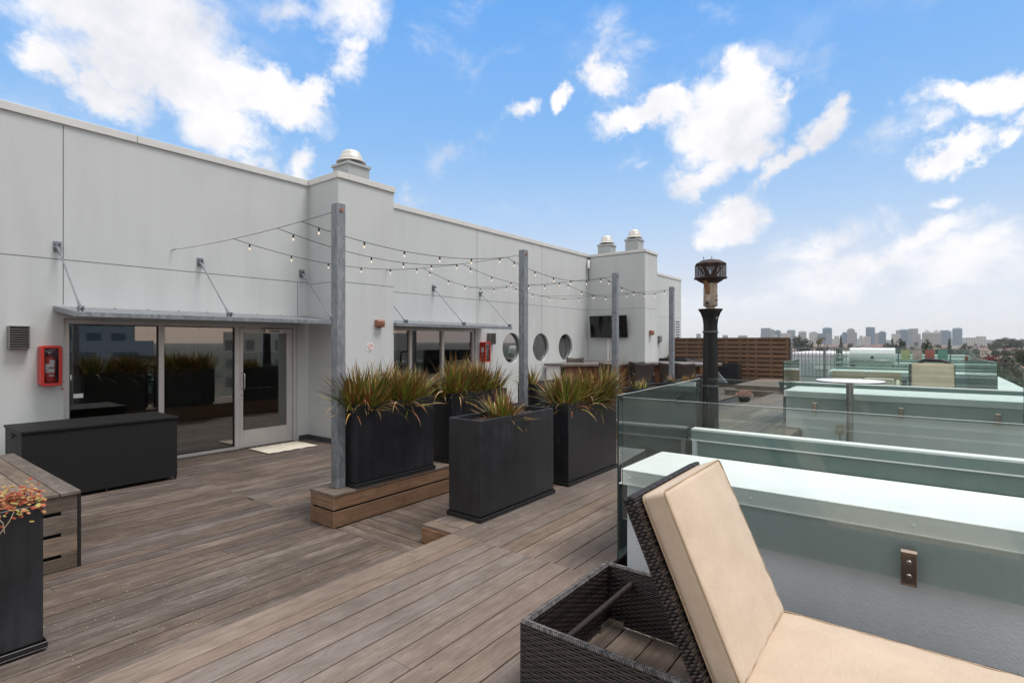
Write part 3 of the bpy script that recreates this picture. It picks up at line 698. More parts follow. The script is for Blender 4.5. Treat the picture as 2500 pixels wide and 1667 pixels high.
def ext_cabinet(cx, z0, z1, w, label, side_text=False):
    cz = (z0 + z1)/2; hh = z1 - z0; yb, yf = WY-.002, WY-.20
    t = thing('extinguisher_cabinet', label, 'fire extinguisher', (cx, WY, z0), 0, 'red fire extinguisher cabinets')
    m = MB(); ring_frame(m, cx, cz, w, hh, .008, yf+.03, yb, .03); m.box((cx-w/2+.009, yb-.008, z0+.009), (cx+w/2-.009, yb-.001, z1-.009)); b = m.build('cabinet_box', M['red'], t)
    m = MB(); ring_frame(m, cx, cz, w+.008, hh+.008, .036, yf, yf+.029, .034); m.lathe([(.02, 0), (.02, .012)], (cx, 0, 0), 12) if False else None
    m.build('door_frame', M['red'], t, bevel=.005)
    m = MB(); m.box((cx-w/2+.03, yf+.012, z0+.03), (cx+w/2-.03, yf+.016, z1-.03)); m.build('cover', M['cglass'], t)
    g = MB()
    for k in (-1, 0, 1):
        g.box((cx+k*.04-.0012, yf+.006, z0+.035), (cx+k*.04+.0012, yf+.009, z1-.035))
    for k in range(1, 4): g.box((cx-w/2+.035, yf+.0065, z0+hh*k/4-.001), (cx+w/2-.035, yf+.0085, z0+hh*k/4+.001))
    g.build('cover_grid', M['cglass'], t)
    e = MB(); bz = z0 + .04
    e.lathe([(.045, 0), (.062, .01), (.064, .03), (.064, .30), (.058, .33), (.030, .355), (.018, .36), (.018, .375)], (cx-.005, WY-.10, bz), 20)
    ex = e.build('extinguisher', M['red'], t, smooth=40)
    e = MB(); e.lathe([(.02, 0), (.024, .015), (.02, .03)], (cx-.005, WY-.10, bz+.375), 12); e.bar((cx-.06, WY-.10, bz+.42), (cx+.05, WY-.11, bz+.435), .018, .008); e.bar((cx-.05, WY-.10, bz+.40), (cx+.04, WY-.10, bz+.40), .016, .006)
    e.build('valve', M['steel'], ex)
    e = MB(); e.tube([(cx+.02, WY-.10, bz+.39), (cx+.065, WY-.11, bz+.36), (cx+.075, WY-.11, bz+.2), (cx+.07, WY-.115, bz+.06)], .009, 6); e.build('hose', M['black'], ex, smooth=50)
    def band(th0, th1, za, zb, mat, nm, rr=.0652):
        b_ = MB(); N = 8; V = []
        for k in range(N+1):
            a = R(-90 + th0 + (th1-th0)*k/N)
            V += [(cx-.005 + rr*math.cos(a), WY-.10 + rr*math.sin(a), za), (cx-.005 + rr*math.cos(a), WY-.10 + rr*math.sin(a), zb)]
        b_.add(V, [(2*k, 2*k+2, 2*k+3, 2*k+1) for k in range(N)]); b_.build(nm, mat, ex)
    band(-55, 45, bz+.13, bz+.25, M['paper'], 'paper_label'); band(-20, 42, bz+.188, bz+.202, M['black'], 'label_band', .0658)
    band(-8, 48, bz+.25, bz+.30, M['paper'], 'inspection_tag', .067); band(-15, 40, bz+.085, bz+.10, M['paper'], 'badge', .0658)
    for j in range(5): band(-50, 10, bz+.137+j*.009, bz+.1385+j*.009, M['grey'], 'printed_line', .0656)
    m = MB(); m.tube([(cx+w/2+.004, yf+.03, z0+.19), (cx+w/2+.002, yf+.03, z0-.05)], .004, 6); m.tube([(cx+w/2-.01, yf+.03, z0-.052), (cx+w/2+.022, yf+.03, z0-.054)], .009, 8); m.build('breaker_hammer', M['brown'], t)
    if side_text:
        m = MB(); m.box((cx-w/2-.003, WY-.155, cz+.0), (cx-w/2-.0005, WY-.055, z1-.14)); m.build('side_label', M['paper'], b)
        for k, ch in enumerate('FIRE'):
            text(ch, .085, Matrix.Translation((cx-w/2-.0035, WY-.105, z1-.19-k*.068)) @ FACE_X, M['red'] if k < 1 else M['paper'], b)
    return t
ext_cabinet(1.945, 1.285, 1.815, .215, 'red fire extinguisher cabinet on the wall beside the near glazed doors')
ext_cabinet(10.98, 1.33, 1.86, .22, 'red fire extinguisher cabinet seen end on beyond the planters', True)
def copper_light(c, axis, label, s=1):
    t = thing('wall_light', label, 'wall light', c, 0, 'small terracotta coloured wall lights')
    x, y, z = c; m = MB(); w, h, d = .085*s, .07*s, .11*s
    P = [(0, -h), (-d*.8, -h), (-d, -h*.2), (-d, -.0), (-d*.86, 0.0), (-d*.86, h*.25), (-d, h*.4), (-d*.8, h), (0, h)]
    m.prism([(y+p[0], z+p[1]) for p in P], x-w, x+w, 0); m.build('housing', M['brown'], t, bevel=.004)
    m = MB(); m.box((x-w*.6, y-d*.5, z-h-.006), (x+w*.6, y-d*.2, z-h-.0005)); m.build('lens', M['black'], t)
copper_light((6.73, BY-.002, 2.225), 'y', 'square terracotta wall light on the chimney breast above the sign')
copper_light((17.14, CY-.002, 2.17), 'y', 'small red-brown wall light on the far wall corner right of the screen', 1.1)
t = thing('meter_box', 'small grey metal box on the far wall behind the last post', 'meter box', (23.16, WY, 1.85))
m = MB(); m.box((23.03, WY-.10, 1.85), (23.30, WY-.002, 2.13)); m.build('housing', M['vent'], t, bevel=.008); m = MB(); m.box((23.05, WY-.108, 1.87), (23.28, WY-.101, 2.11)); m.build('lid', M['vent'], t, bevel=.004)
# no-smoking sign
sx, sz = 6.535, 1.765
t = thing('wall_sign', 'small white no smoking sign on the grey chimney breast', 'sign', (sx, BY, sz))
m = MB(); m.box((sx-.068, BY-.006, sz-.078), (sx+.068, BY-.001, sz+.078)); m.build('sign_panel', M['paper'], t)
m = MB(); N = 32
m.tube([(sx+.052*math.cos(2*PI*k/N), BY-.007, sz+.012+.052*math.sin(2*PI*k/N)) for k in range(N)], .0045, 5, closed=True)
m.box((sx-.04, 0, 0), (sx-.04, 0, 0)) if False else None
m.tube([(sx-.037, BY-.0075, sz+.012-.037), (sx+.037, BY-.0075, sz+.012+.037)], .004, 5); m.build('prohibition_mark', M['red'], t)
m = MB(); m.box((sx-.032, BY-.0072, sz+.004), (sx+.026, BY-.0065, sz+.014)); m.tube([(sx+.03, BY-.007, sz+.015), (sx+.034, BY-.007, sz+.028), (sx+.026, BY-.007, sz+.036)], .002, 4); m.build('cigarette_mark', M['grey'], t)
text('NO SMOKING', .018, Matrix.Translation((sx, BY-.0068, sz-.060)) @ FACE_Y, M['black'], t)
# television on the side face
t = thing('television', 'black flat television tilted down on the grey side wall', 'television', (16.6, 8.5, 2.4))
tv = Matrix.Translation((16.50, 8.48, 2.385)) @ Matrix.Rotation(R(7), 4, 'Z') @ Matrix.Rotation(R(-9), 4, 'Y')
m = MB(); m.M = tv; m.box((-.03, -.66, -.375), (.03, .66, .375)); m.build('casing', M['black'], t, bevel=.006)
m = MB(); m.M = tv; m.box((-.034, -.645, -.355), (-.0305, .645, .36)); m.build('screen', plain('screen_glass', (.006, .006, .007), .06, 0, .02), t)
m = MB(); m.box((16.53, 8.36, 2.2), (16.715, 8.62, 2.55)); m.build('wall_mount', M['grey'], t)
m = MB(); m.tube([(16.705, 9.33, .1), (16.705, 9.33, 2.26), (16.705, 9.30, 2.29), (16.705, 9.05, 2.30)], .016, 8)
tag(m.build('conduit', M['coping'], origin=(16.7, 9.3, .1), smooth=50), 'grey conduit running up the wall corner beside the television', 'conduit')
m = MB(); m.tube([(16.705, 8.60, .2), (16.705, 8.60, 2.0)], .022, 8)
tag(m.build('conduit', M['white'], origin=(16.7, 8.6, .2), smooth=50), 'white conduit dropping down the wall below the television', 'conduit')
t = thing('wall_antenna', 'small white cylinder antenna at the top of the inner wall corner', 'antenna', (16.68, 9.36, 4.6))
m = MB(); m.lathe([(.03, 0), (.042, .01), (.042, .28), (.03, .30)], (16.63, 9.32, 4.44), 12); m.build('body', M['white'], t, smooth=40)
m = MB(); m.box((16.61, 9.31, 4.74), (16.70, 9.33, 4.83)); m.tube([(16.63, 9.32, 4.44), (16.65, 9.33, 4.3), (16.69, 9.34, 4.1), (16.70, 9.35, 4.0)], .012, 6); m.build('cable', M['grey'], t)
# ------------------------------------------------------------------ roof vents
def roof_vent(cx, cy, w, zb, zt, label, s=1):
    t = thing('roof_vent', label, 'roof vent', (cx, cy, zb), 0, 'spun metal vents on the roof')
    m = MB(); m.box((cx-w/2, cy-w/2, zb-.25), (cx+w/2, cy+w/2, zt-.055)); m.build('curb', M['ventbox'], t)
    m = MB(); m.box((cx-w/2-.03, cy-w/2-.03, zt-.054), (cx+w/2+.03, cy+w/2+.03, zt)); m.build('cap_flashing', M['ventbox'], t, bevel=.005)
    r = w*.5
    m = MB(); m.lathe([(r*.62, 0), (r*.62, .09)], (cx, cy, zt+.001), 32, flute=1, fd=.012); m.build('mesh_screen', M['black'], t)
    m = MB()
    for k in range(4):
        a = R(45+90*k); m.tube([(cx+r*.72*math.cos(a), cy+r*.72*math.sin(a), zt), (cx+r*.78*math.cos(a), cy+r*.78*math.sin(a), zt+.085)], .012, 6)
    m.build('bracket', M['galvcap'], t)
    m = MB(); m.lathe([(r*1.16, .055), (r*1.18, .065), (r*1.10, .085), (r*.93, .10), (r*.91, .125), (r*.90, .18*s), (r*.82, .20*s), (r*.80, .215*s), (r*.78, .25*s), (r*.68, .285*s), (r*.52, .315*s), (r*.30, .335*s), (.001, .342*s)], (cx, cy, zt+.0), 32)
    m.build('dome', M['galvcap'], t, smooth=45)
roof_vent(6.61, 9.13, .50, 4.86, 5.40, 'large domed roof vent above the near chimney breast', .95)
roof_vent(17.44, 9.03, .47, 4.8, 5.35, 'left of the two far domed roof vents', 1.0)
roof_vent(17.44, 7.96, .47, 4.8, 5.42, 'right of the two far domed roof vents, near the wall corner', 1.05)
# ================================================================== POSTS, WIRES, STRING LIGHTS
PX = [3.365, 6.66, 9.775, 12.82]; PT = [3.315, 3.28, 3.245, 3.215]; PY = 4.87
names = ['nearest tall galvanised post on the end of the timber bench', 'second galvanised post along the bench, behind the tall planters',
         'third galvanised post along the bench, in front of the television', 'farthest galvanised post, in front of the bar counter']
for x, z, nm in zip(PX, PT, names):
    t = thing('light_post', nm, 'post', (x, PY, .34), 0, 'galvanised posts carrying the string lights')
    m = MB(); m.box((x-.052, PY-.055, .341), (x+.052, PY+.055, z)); m.build('post', M['galv'], t, bevel=.008, seg=3)
    m = MB(); m.tube([(x, PY-.066, z-.07), (x, PY+.066, z-.07)], .012, 8); m.tube([(x, PY-.068, z-.07), (x, PY-.056, z-.07)], .022, 6); m.build('bolt', M['brown'], t)
hooks = [(3.454, WY, 3.311), (6.93, BY, 3.289), (10.454, WY, 3.284), (13.722, WY, 3.279)]
def sag(a, b, s, n=16):
    a = Vector(a); b = Vector(b); return [a.lerp(b, k/n) - Vector((0, 0, 4*s*(k/n)*(1-k/n))) for k in range(n+1)]
wires = []
wl = ['from the wall above the near door to the nearest post', 'from the chimney breast to the second post', 'from the wall past the far canopy to the third post', 'from the wall above the round windows to the farthest post']
for i, (h, x, z) in enumerate(zip(hooks, PX, PT)):
    a = (h[0], h[1]-.09, h[2]); b = (x, PY+.055, z-.07); pts = sag(a, b, .045)
    t = thing('support_wire', 'thin steel wire ' + wl[i], 'wire', h, 0, 'steel wires from wall to posts')
    m = MB(); m.tube(pts, .0035, 5); m.build('wire', M['black'], t)
    m = MB(); m.tube([(h[0], h[1]-.001, h[2]), (h[0], h[1]-.03, h[2])], .006, 6); m.tube([(h[0]+.016*math.cos(k), h[1]-.045+.016*math.sin(k), h[2]) for k in [j*PI/5 for j in range(10)]], .0035, 5, closed=True)
    m.bar((h[0], h[1]-.06, h[2]+.006), (h[0], h[1]-.16, h[2]+.008), .005, .004); m.bar((h[0], h[1]-.06, h[2]-.006), (h[0], h[1]-.16, h[2]-.006), .005, .004)
    m.build('eye_hook', M['rod'], t); wires.append((a, b, .045))
def on_wire(i, y):
    a, b, s = wires[i]; k = (y - a[1]) / (b[1] - a[1]); k = min(max(k, 0), 1)
    return Vector(a).lerp(Vector(b), k) - Vector((0, 0, 4*s*k*(1-k)))
SY = [([5.59, 5.22, 5.13, 5.00], 'outer string of round bulbs nearest the posts'), ([6.13, 6.23, 6.22, 6.1], 'middle string of round bulbs'), ([7.27, 7.30, 7.9, 7.2], 'inner string of round bulbs closest to the wall')]
for ys, lab in SY:
    p0 = on_wire(0, ys[0])
    t = thing('string_light', lab, 'string lights', p0, 0, 'strings of bulbs above the terrace')
    cord = MB()
    for i in range(3):
        a = on_wire(i, ys[i]); b = on_wire(i+1, ys[i+1]); s = .16 if i == 0 else .19; pts = sag(a, b, s, 24); cord.tube(pts, .0045, 5)
        for k in range(6):
            f = (k + .35) / 5.6
            if f > .98: continue
            q = a.lerp(b, f) - Vector((0, 0, 4*s*f*(1-f)))
            m = MB(); m.lathe([(.007, .004), (.0115, -.004), (.0115, -.036), (.009, -.042)], q, 8); so = m.build('socket', M['black'], t, smooth=40)
            m = MB(); m.lathe([(.005, -.043), (.008, -.050), (.0120, -.059), (.0120, -.067), (.008, -.077), (.002, -.081)], q, 10); m.build('bulb', M['bulb'], so, smooth=60)
    cord.build('cord', M['black'], t)
# ================================================================== PLANTERS AND PLANTS
def planter(x0, x1, y0, y1, zb, zt, label, group='charcoal box planters'):
    t = thing('box_planter', label, 'planter', ((x0+x1)/2, (y0+y1)/2, zb), 0, group)
    m = MB(); w = .022; tz = zb + .05
    O = [(x0,y0),(x1,y0),(x1,y1),(x0,y1)]; I = [(x0+w,y0+w),(x1-w,y0+w),(x1-w,y1-w),(x0+w,y1-w)]
    V = [(p[0],p[1],tz) for p in O] + [(p[0],p[1],zt) for p in O] + [(p[0],p[1],zt) for p in I] + [(p[0],p[1],zt-.14) for p in I]
    F = [(0,3,2,1)] + [(k,(k+1)%4,4+(k+1)%4,4+k) for k in range(4)] + [(4+k,4+(k+1)%4,8+(k+1)%4,8+k) for k in range(4)] + [(8+k,8+(k+1)%4,12+(k+1)%4,12+k) for k in range(4)]
    m.add(V, F); m.build('box', M['planter'], t, bevel=.005, seg=3)
    m = MB(); e = .018; m.box((x0-e, y0-e, zb+.002), (x1+e, y1+e, zb+.012))
    for a, b in (((x0-e, y0-e), (x1+e, y0-e+.008)), ((x0-e, y1+e-.008), (x1+e, y1+e)), ((x0-e, y0-e+.009), (x0-e+.008, y1+e-.009)), ((x1+e-.008, y0-e+.009), (x1+e, y1+e-.009))): m.box((*a, zb+.0125), (*b, zb+.045))
    m.box((x0+.01, y0+.01, zb+.0125), (x1-.01, y1-.01, zb+.049)); m.build('tray', M['tray'], t, bevel=.003, seg=1)
    m = MB(); nx, ny = 30, 10; V = []
    for j in range(ny+1):
        for i in range(nx+1):
            V.append((x0+w+(x1-x0-2*w)*i/nx, y0+w+(y1-y0-2*w)*j/ny, zt-.055+random.uniform(-.012,.014)))
    m.add(V, [(j*(nx+1)+i, j*(nx+1)+i+1, (j+1)*(nx+1)+i+1, (j+1)*(nx+1)+i) for j in range(ny) for i in range(nx)]); m.build('soil', M['soil'], t)
    return t
def blade(m, base, az, lean, L, w, droop, rnd, segs=6):
    d = Vector((math.cos(az), math.sin(az), 0)); side = Vector((-d.y, d.x, 0)); p = Vector(base); th = lean
    V = []; U = []
    roll = random.uniform(-.5, .5)
    for k in range(segs + 1):
        f = k / segs; ww = w * (0.55 + 1.6*f if f < .28 else 1.0) * (1 - max(0, f-.35)/.65) ** .8 + .0006
        s = (side * math.cos(roll) + Vector((0, 0, 1)) * math.sin(roll) * .5)
        V += [p - s * ww/2, p + d*.0 + Vector((0,0,-.12*ww)), p + s * ww/2]
        U.append(f)
        step = L / segs; p = p + (d * math.sin(th) + Vector((0, 0, 1)) * math.cos(th)) * step; th += droop / segs * (0.4 + 1.4 * f)
    fs = []; uv = []
    for k in range(segs):
        for j in (0, 1):
            fs.append((3*k+j, 3*k+j+1, 3*k+j+4, 3*k+j+3)); a, b = j*.5, j*.5+.5; uv.append([(U[k], a), (U[k], b), (U[k+1], b), (U[k+1], a)])
    m.add(V, fs, uv, rnd)
def flax(cx, cy, z, n, L0, L1, rx, ry, label, wild=1.0, dead=.16, green=0.0, group='flax plants in the box planters'):
    m = MB(); nf = max(3, int(n / 75)); fans = []
    for k in range(nf):
        a_ = random.uniform(0, 2*PI); q = random.random() ** .5
        fans.append((cx + rx*1.25*q*math.cos(a_), cy + ry*q*math.sin(a_), a_, q, random.uniform(.78, 1.12), random.uniform(-.12, .12)))
    xs_ = [f_[0] for f_ in fans]; ys_ = [f_[1] for f_ in fans]; m.box((min(xs_)-.03, min(ys_)-.02, z-.085), (max(xs_)+.03, max(ys_)+.02, z-.056), None, .7)
    for k in range(n):
        fx, fy, fa, q, fs_, fc = random.choice(fans)
        a2 = random.uniform(0, 2*PI); sp = abs(random.gauss(0, .56)) + .04
        dv = Vector((math.cos(a2)*math.sin(sp) + .50*q*math.cos(fa), math.sin(a2)*math.sin(sp) + .50*q*math.sin(fa), math.cos(sp)*1.05)).normalized()
        lean = math.acos(max(-1, min(1, dv.z))) * wild; az = math.atan2(dv.y, dv.x)
        L = .93 * random.uniform(L0, L1) * fs_ * (1 - .30 * random.random() ** 2); dr = random.uniform(.05, .75) * wild * (.4 + lean)
        c = random.random() ** 1.45 * .80 * (1 - green) + fc; c = min(max(c, 0), .9)
        if random.random() < dead * .32: c = 1.0
        elif random.random() < dead: c = random.uniform(.62, .9)
        if random.random() < .03 * wild: dr = random.uniform(1.8, 3.0); lean = random.uniform(.6, 1.1); c = random.choice([1.0, .95, .7]); L *= .9
        blade(m, (fx + math.cos(az)*.02, fy + math.sin(az)*.02, z - .06), az, lean, L, random.uniform(.014, .028), dr, c)
    o = m.build('flax_plant', M['flax'], origin=(cx, cy, z - .06)); return tag(o, label, 'plant', group)
planter(3.82, 5.08, 3.295, 3.705, UP, 1.125, 'nearest free-standing charcoal planter on the timber step, holding sparse low flax')
planter(3.455, 4.56, 4.675, 5.085, .34, 1.215, 'tall charcoal planter on the bench right beside the nearest post')
planter(4.87, 6.00, 4.675, 5.085, .34, 1.215, 'charcoal planter on the bench behind, second from the nearest post')
planter(5.41, 6.66, 3.30, 3.705, UP, 1.145, 'charcoal planter beside the glass corner, overflowing with bushy flax')
planter(6.80, 7.95, 4.675, 5.085, .34, 1.215, 'dark planter just beyond the second post, mostly hidden by flax')
planter(7.95, 9.28, 3.42, 3.86, UP, 1.125, 'charcoal planter seen through the side glass with short green tufts')
planter(9.68, 10.95, 3.42, 3.86, UP, 1.125, 'charcoal planter at the end of the side glass with a round reddish tuft')
ztp = 1.16
flax(3.76, 4.88, ztp, 900, 0.35, 0.70, .22, .14, 'left bushy flax clump behind the nearest post')
flax(4.30, 4.88, ztp, 900, 0.33, 0.67, .22, .14, 'right bushy flax clump in the planter beside the nearest post')
flax(5.15, 4.88, ztp, 900, 0.35, 0.72, .22, .14, 'tall flax clump in front of the far windows, left of the red cabinet')
flax(5.70, 4.88, ztp, 900, 0.33, 0.70, .22, .14, 'tall flax clump in front of the far red cabinet, beside the second post')
flax(4.36, 3.50, 1.07, 260, 0.24, 0.49, .34, .12, 'sparse low flax with dry curling blades in the nearest planter', 1.15, .30)
flax(4.66, 3.50, 1.07, 60, 0.19, 0.37, .26, .12, 'few dry flax blades trailing at the right end of the nearest planter', 1.4, .45)
flax(5.72, 3.50, 1.09, 900, 0.35, 0.70, .20, .14, 'left green flax clump in the planter beside the glass corner')
flax(6.28, 3.50, 1.09, 900, 0.31, 0.65, .24, .14, 'right flax clump spilling over toward the glass corner', 1.1, .2)
flax(6.50, 3.50, 1.09, 60, 0.65, 0.90, .12, .12, 'long arching flax blades rising above the glass corner planter', .8, .1)
flax(7.25, 4.88, ztp, 220, 0.26, 0.49, .3, .14, 'flax clump in the dark planter beyond the second post')
flax(8.45, 3.64, 1.08, 170, .14, .32, .30, .14, 'short yellow green tuft above the side glass', 1.2, .15, .5)
flax(10.15, 3.64, 1.08, 360, .14, .30, .30, .15, 'dense rounded rusty tuft above the far end of the side glass', 1.0, .25)
# near planter with sedum
planter(-.55, .855, 4.23, 4.66, .012, .885, 'dark planter in the lower left corner of the photo with red sedum', 'charcoal box planters')
m = MB(); st = MB()
def rosette(m, c, r, rnd):
    ax = random.uniform(0, 6); tl = Vector((random.uniform(-.6, .6), random.uniform(-.8, .3), 1)).normalized(); q = tl.to_track_quat('Z', 'Y').to_matrix()
    for ring, (nn, el, rr) in enumerate(((7, .35, 1.0), (6, .8, .8), (4, 1.25, .5))):
        for k in range(nn):
            a = ax + 2*PI*k/nn + ring*.4; d = Vector((math.cos(a)*math.cos(el), math.sin(a)*math.cos(el), math.sin(el))); s = Vector((-math.sin(a), math.cos(a), 0)); u = d.cross(s)
            L = r*rr; w = L*.30
            P = [Vector((0,0,0)), d*L*.5 + s*w, d*L, d*L*.5 - s*w, d*L*.5 + u*w*.7, d*L*.5 - u*w*.7]
            m.add([Vector(c) + q @ p for p in P], [(0,1,4),(1,2,4),(2,3,4),(3,0,4),(1,0,5),(2,1,5),(3,2,5),(0,3,5)], None, min(1, max(0, rnd + .13*ring + random.uniform(-.1, .1))))
for k in range(1900):
    x = random.uniform(-.25, .87); y = 4.25 + abs(random.gauss(0, .13)); edge = random.random()
    z = .885 + abs(random.gauss(0, .042))
    if y > 4.6: y = random.uniform(4.25, 4.6)
    if edge < .12: y = 4.215 + random.uniform(-.03, .01); z = .885 - random.random() ** 2 * .09
    if x > .80 and random.random() < .5: continue
    rosette(m, (x, y, z), random.uniform(.010, .019), random.random())
    if random.random() < .05:
        a = Vector((x, y, z)); b = Vector((x + random.uniform(-.05,.05), 4.32, .84)); md = (a+b)/2 + Vector((0, -.02, .03)); st.tube([b, md, a], .0022, 4)
for k in range(26):
    x = random.uniform(-.1, .75); st.tube([(x, 4.27, .87), (x+random.uniform(-.03,.03), 4.205, .89), (x+random.uniform(-.05,.05), 4.19, .83), (x+random.uniform(-.08,.08), 4.19, .77)], .0025, 5)
t = thing('sedum_plant', 'red and yellow sedum spilling over the lower left dark planter', 'plant', (.2, 4.4, .88))
m.build('foliage', M['succ'], t); st.build('stem', plain('dry_stem', (.36, .28, .22), .8), t)
# fallen petals and bits of leaf
m = MB()
for k in range(250):
    x = .9 + abs(random.gauss(0, .75)); y = random.gauss(4.35, .55)
    if k > 200: x = random.uniform(.5, 4.5); y = random.uniform(3.4, 6.5)
    if k > 235: x = random.uniform(3.5, 3.8); y = random.uniform(3.6, 4.1)
    if y < 3.36 or (x < 1.42 and y > 5.5) or (x < .9 and y > 4.2): continue
    s = random.uniform(.0025, .0065); a = random.random() * 6
    p = [(x+s*math.cos(a+j*PI/2)*(1 if j % 2 else .6), y+s*math.sin(a+j*PI/2)*(1 if j % 2 else .6), .0055+random.random()*.004) for j in range(4)]
    m.add(p, [(0,1,2,3)])
mm, t_ = new_mat('dry_petal'); rn = t_.new('ShaderNodeAttribute', attribute_name='rnd').outputs['Fac']
pbsdf(t_, t_.ramp(rn, [(0, (.45, .36, .22)), (.55, (.55, .47, .34)), (.75, (.30, .14, .05)), (1, (.35, .05, .03))], 'CONSTANT'), .9)
struct(m.build('fallen_petals', mm), 'stuff')
# ================================================================== STORAGE BOX, CRATE BENCH, MAT
bx0, bx1, by0, by1, bz0, bz1 = 1.44, 3.03, 8.06, 8.90, .045, .855
t = thing('storage_box', 'large black woven storage box against the glazed wall', 'storage box', ((bx0+bx1)/2, (by0+by1)/2, 0))
def wpanel(m, o, u, v, L, H):
    o = Vector(o); u = Vector(u); v = Vector(v)
    m.add([o, o+u*L, o+u*L+v*H, o+v*H], [(0,1,2,3)], [[(0,0),(L,0),(L,H),(0,H)]])
m = MB(); H = bz1 - bz0 - .03
wpanel(m, (bx0,by0,bz0), (1,0,0), (0,0,1), bx1-bx0, H); wpanel(m, (bx1,by0,bz0), (0,1,0), (0,0,1), by1-by0, H)
wpanel(m, (bx1,by1,bz0), (-1,0,0), (0,0,1), bx1-bx0, H); wpanel(m, (bx0,by1,bz0), (0,-1,0), (0,0,1), by1-by0, H); wpanel(m, (bx0,by0,bz0), (1,0,0), (0,1,0), bx1-bx0, by1-by0)
m.build('body', M['weave'], t)
m = MB(); wpanel(m, (bx0-.012,by0-.014,bz1), (1,0,0), (0,1,0), bx1-bx0+.024, by1-by0+.028)
for (o_, u_, L_) in (((bx0-.012,by0-.014,bz1-.028),(1,0,0),bx1-bx0+.024), ((bx1+.012,by0-.014,bz1-.028),(0,1,0),by1-by0+.028), ((bx1+.012,by1+.014,bz1-.028),(-1,0,0),bx1-bx0+.024), ((bx0-.012,by1+.014,bz1-.028),(0,-1,0),by1-by0+.028)): wpanel(m, o_, u_, (0,0,1), L_, .028)
m.build('lid', M['weave'], t)
m = MB()
for x in (bx0+.02, bx1-.02):
    for y in (by0+.02, by1-.02): m.box((x-.014, y-.014, .001), (x+.014, y+.014, bz0-.001))
m.box(((bx0+bx1)/2-.014, by0+.01, .001), ((bx0+bx1)/2+.014, by0+.04, bz0-.001)); m.build('leg', M['black'], t)
m = MB(); m.tube([(bx0-.004, by0+.32, .79), (bx0-.02, by0+.33, .76), (bx0-.025, by0+.40, .735), (bx0-.02, by0+.47, .76), (bx0-.004, by0+.48, .79)], .008, 6); m.build('handle', M['black'], t, smooth=60)
# crate bench
t = thing('crate_bench', 'weathered slatted timber crate bench behind the red sedum planter', 'bench', (.4, 6.7, 0))
cx0, cx1, cy0, cy1, cz = -.9, 1.365, 5.58, 8.0, .635
m = MB(); x = cx1
while x > cx0:
    m.box((max(x-.135, cx0), cy0-.012, cz-.028), (x, cy1, cz), 1); x -= .141
m.build('seat', M['crate'], t, bevel=.003, seg=1)
m = MB(); zz = [.004, .135, .309, .483]; ze = [.103, .277, .451, .606]
for k in range(4):
    m.box((cx0, cy0, zz[k]), (cx1-.02, cy0+.022, ze[k]), 0)
    if k < 3:
        m.box((cx0, cy0, ze[k]+.0005), (cx0+.3, cy0+.022, zz[k+1]-.0005), 0); m.box((1.24, cy0, ze[k]+.0005), (cx1-.02, cy0+.022, zz[k+1]-.0005), 0); m.box((.35, cy0, ze[k]+.0005), (.55, cy0+.022, zz[k+1]-.0005), 0)
for k, z in enumerate(zz): m.box((cx1-.019, cy0+.03, z), (cx1, cy1, min(z+.145, cz-.03)), 1)
m.build('side_slat', M['crate'], t, bevel=.002, seg=1)
m = MB(); m.box((cx1-.018, cy0-.004, .003), (cx1+.004, cy0+.026, cz-.0295), 2); m.build('corner_post', M['black'], t)
m = MB(); m.box((cx0+.03, cy0+.06, .01), (cx1-.04, cy1-.05, cz-.05)); m.build('inner_shell', M['black'], t)
m = MB(); nx, ny = 20, 14
m.add([(4.60+.90*i/nx+ (.0 if j else 0), 8.60+.66*j/ny, .012+.004*math.sin(i*1.3)*math.cos(j*.8)) for j in range(ny+1) for i in range(nx+1)], [(j*(nx+1)+i, j*(nx+1)+i+1, (j+1)*(nx+1)+i+1, (j+1)*(nx+1)+i) for j in range(ny) for i in range(nx)])
o = m.build('door_mat', M['mat'], origin=(5.05, 8.9, 0), smooth=60); so = o.modifiers.new('s', 'SOLIDIFY'); so.thickness = .010; so.offset = -1
tag(o, 'pale cream door mat in front of the glazed door', 'door mat')
# ================================================================== WICKER LOUNGER (foreground)
def weave_panel(m, o, u, v, n, L, H, rh=.0128, pitch=.033, amp=.0022, sub=4):
    o = Vector(o); u = Vector(u); v = Vector(v); n = Vector(n)
    rows = max(1, round(H / rh)); rh = H / rows; hw = max(2, round(L / pitch)); pt = L / hw; S = hw * sub
    for r in range(rows):
        V = []; ph = (r % 2) * PI; c = random.random(); zc = (r + .5) * rh
        for i in range(S + 1):
            s = L * i / S; a = math.sin(PI * s / pt + ph); a = math.copysign(abs(a) ** .7, a)
            q = n * (amp * a); b = o + u * s
            V += [b + v * (zc - rh*.47) + q - n*.0022, b + v * (zc - rh*.2) + q + n*.0006, b + v * (zc + rh*.2) + q + n*.0006, b + v * (zc + rh*.47) + q - n*.0022]
        F = [(4*i+j, 4*i+4+j, 4*i+5+j, 4*i+1+j) for i in range(S) for j in range(3)]
        m.add(V, F, None, c)
def braid(m, p, q, w, n):
    p = Vector(p); q = Vector(q); d = (q-p); L = d.length; d.normalize(); n = Vector(n); s = d.cross(n)
    k = int(L / .0105)
    for i in range(k):
        c = p + d * (L * (i + .5) / k)
        for sg in (-1, 1):
            a = c + s * (sg * w * .25); dd = d * .011 + s * (sg * -.30 * w)
            m.tube([a - dd - n*.003, a - dd*.4 + n*.001, a + dd*.4 + n*.001, a + dd - n*.003], [.0022, .0045, .0045, .0022], 6, True)
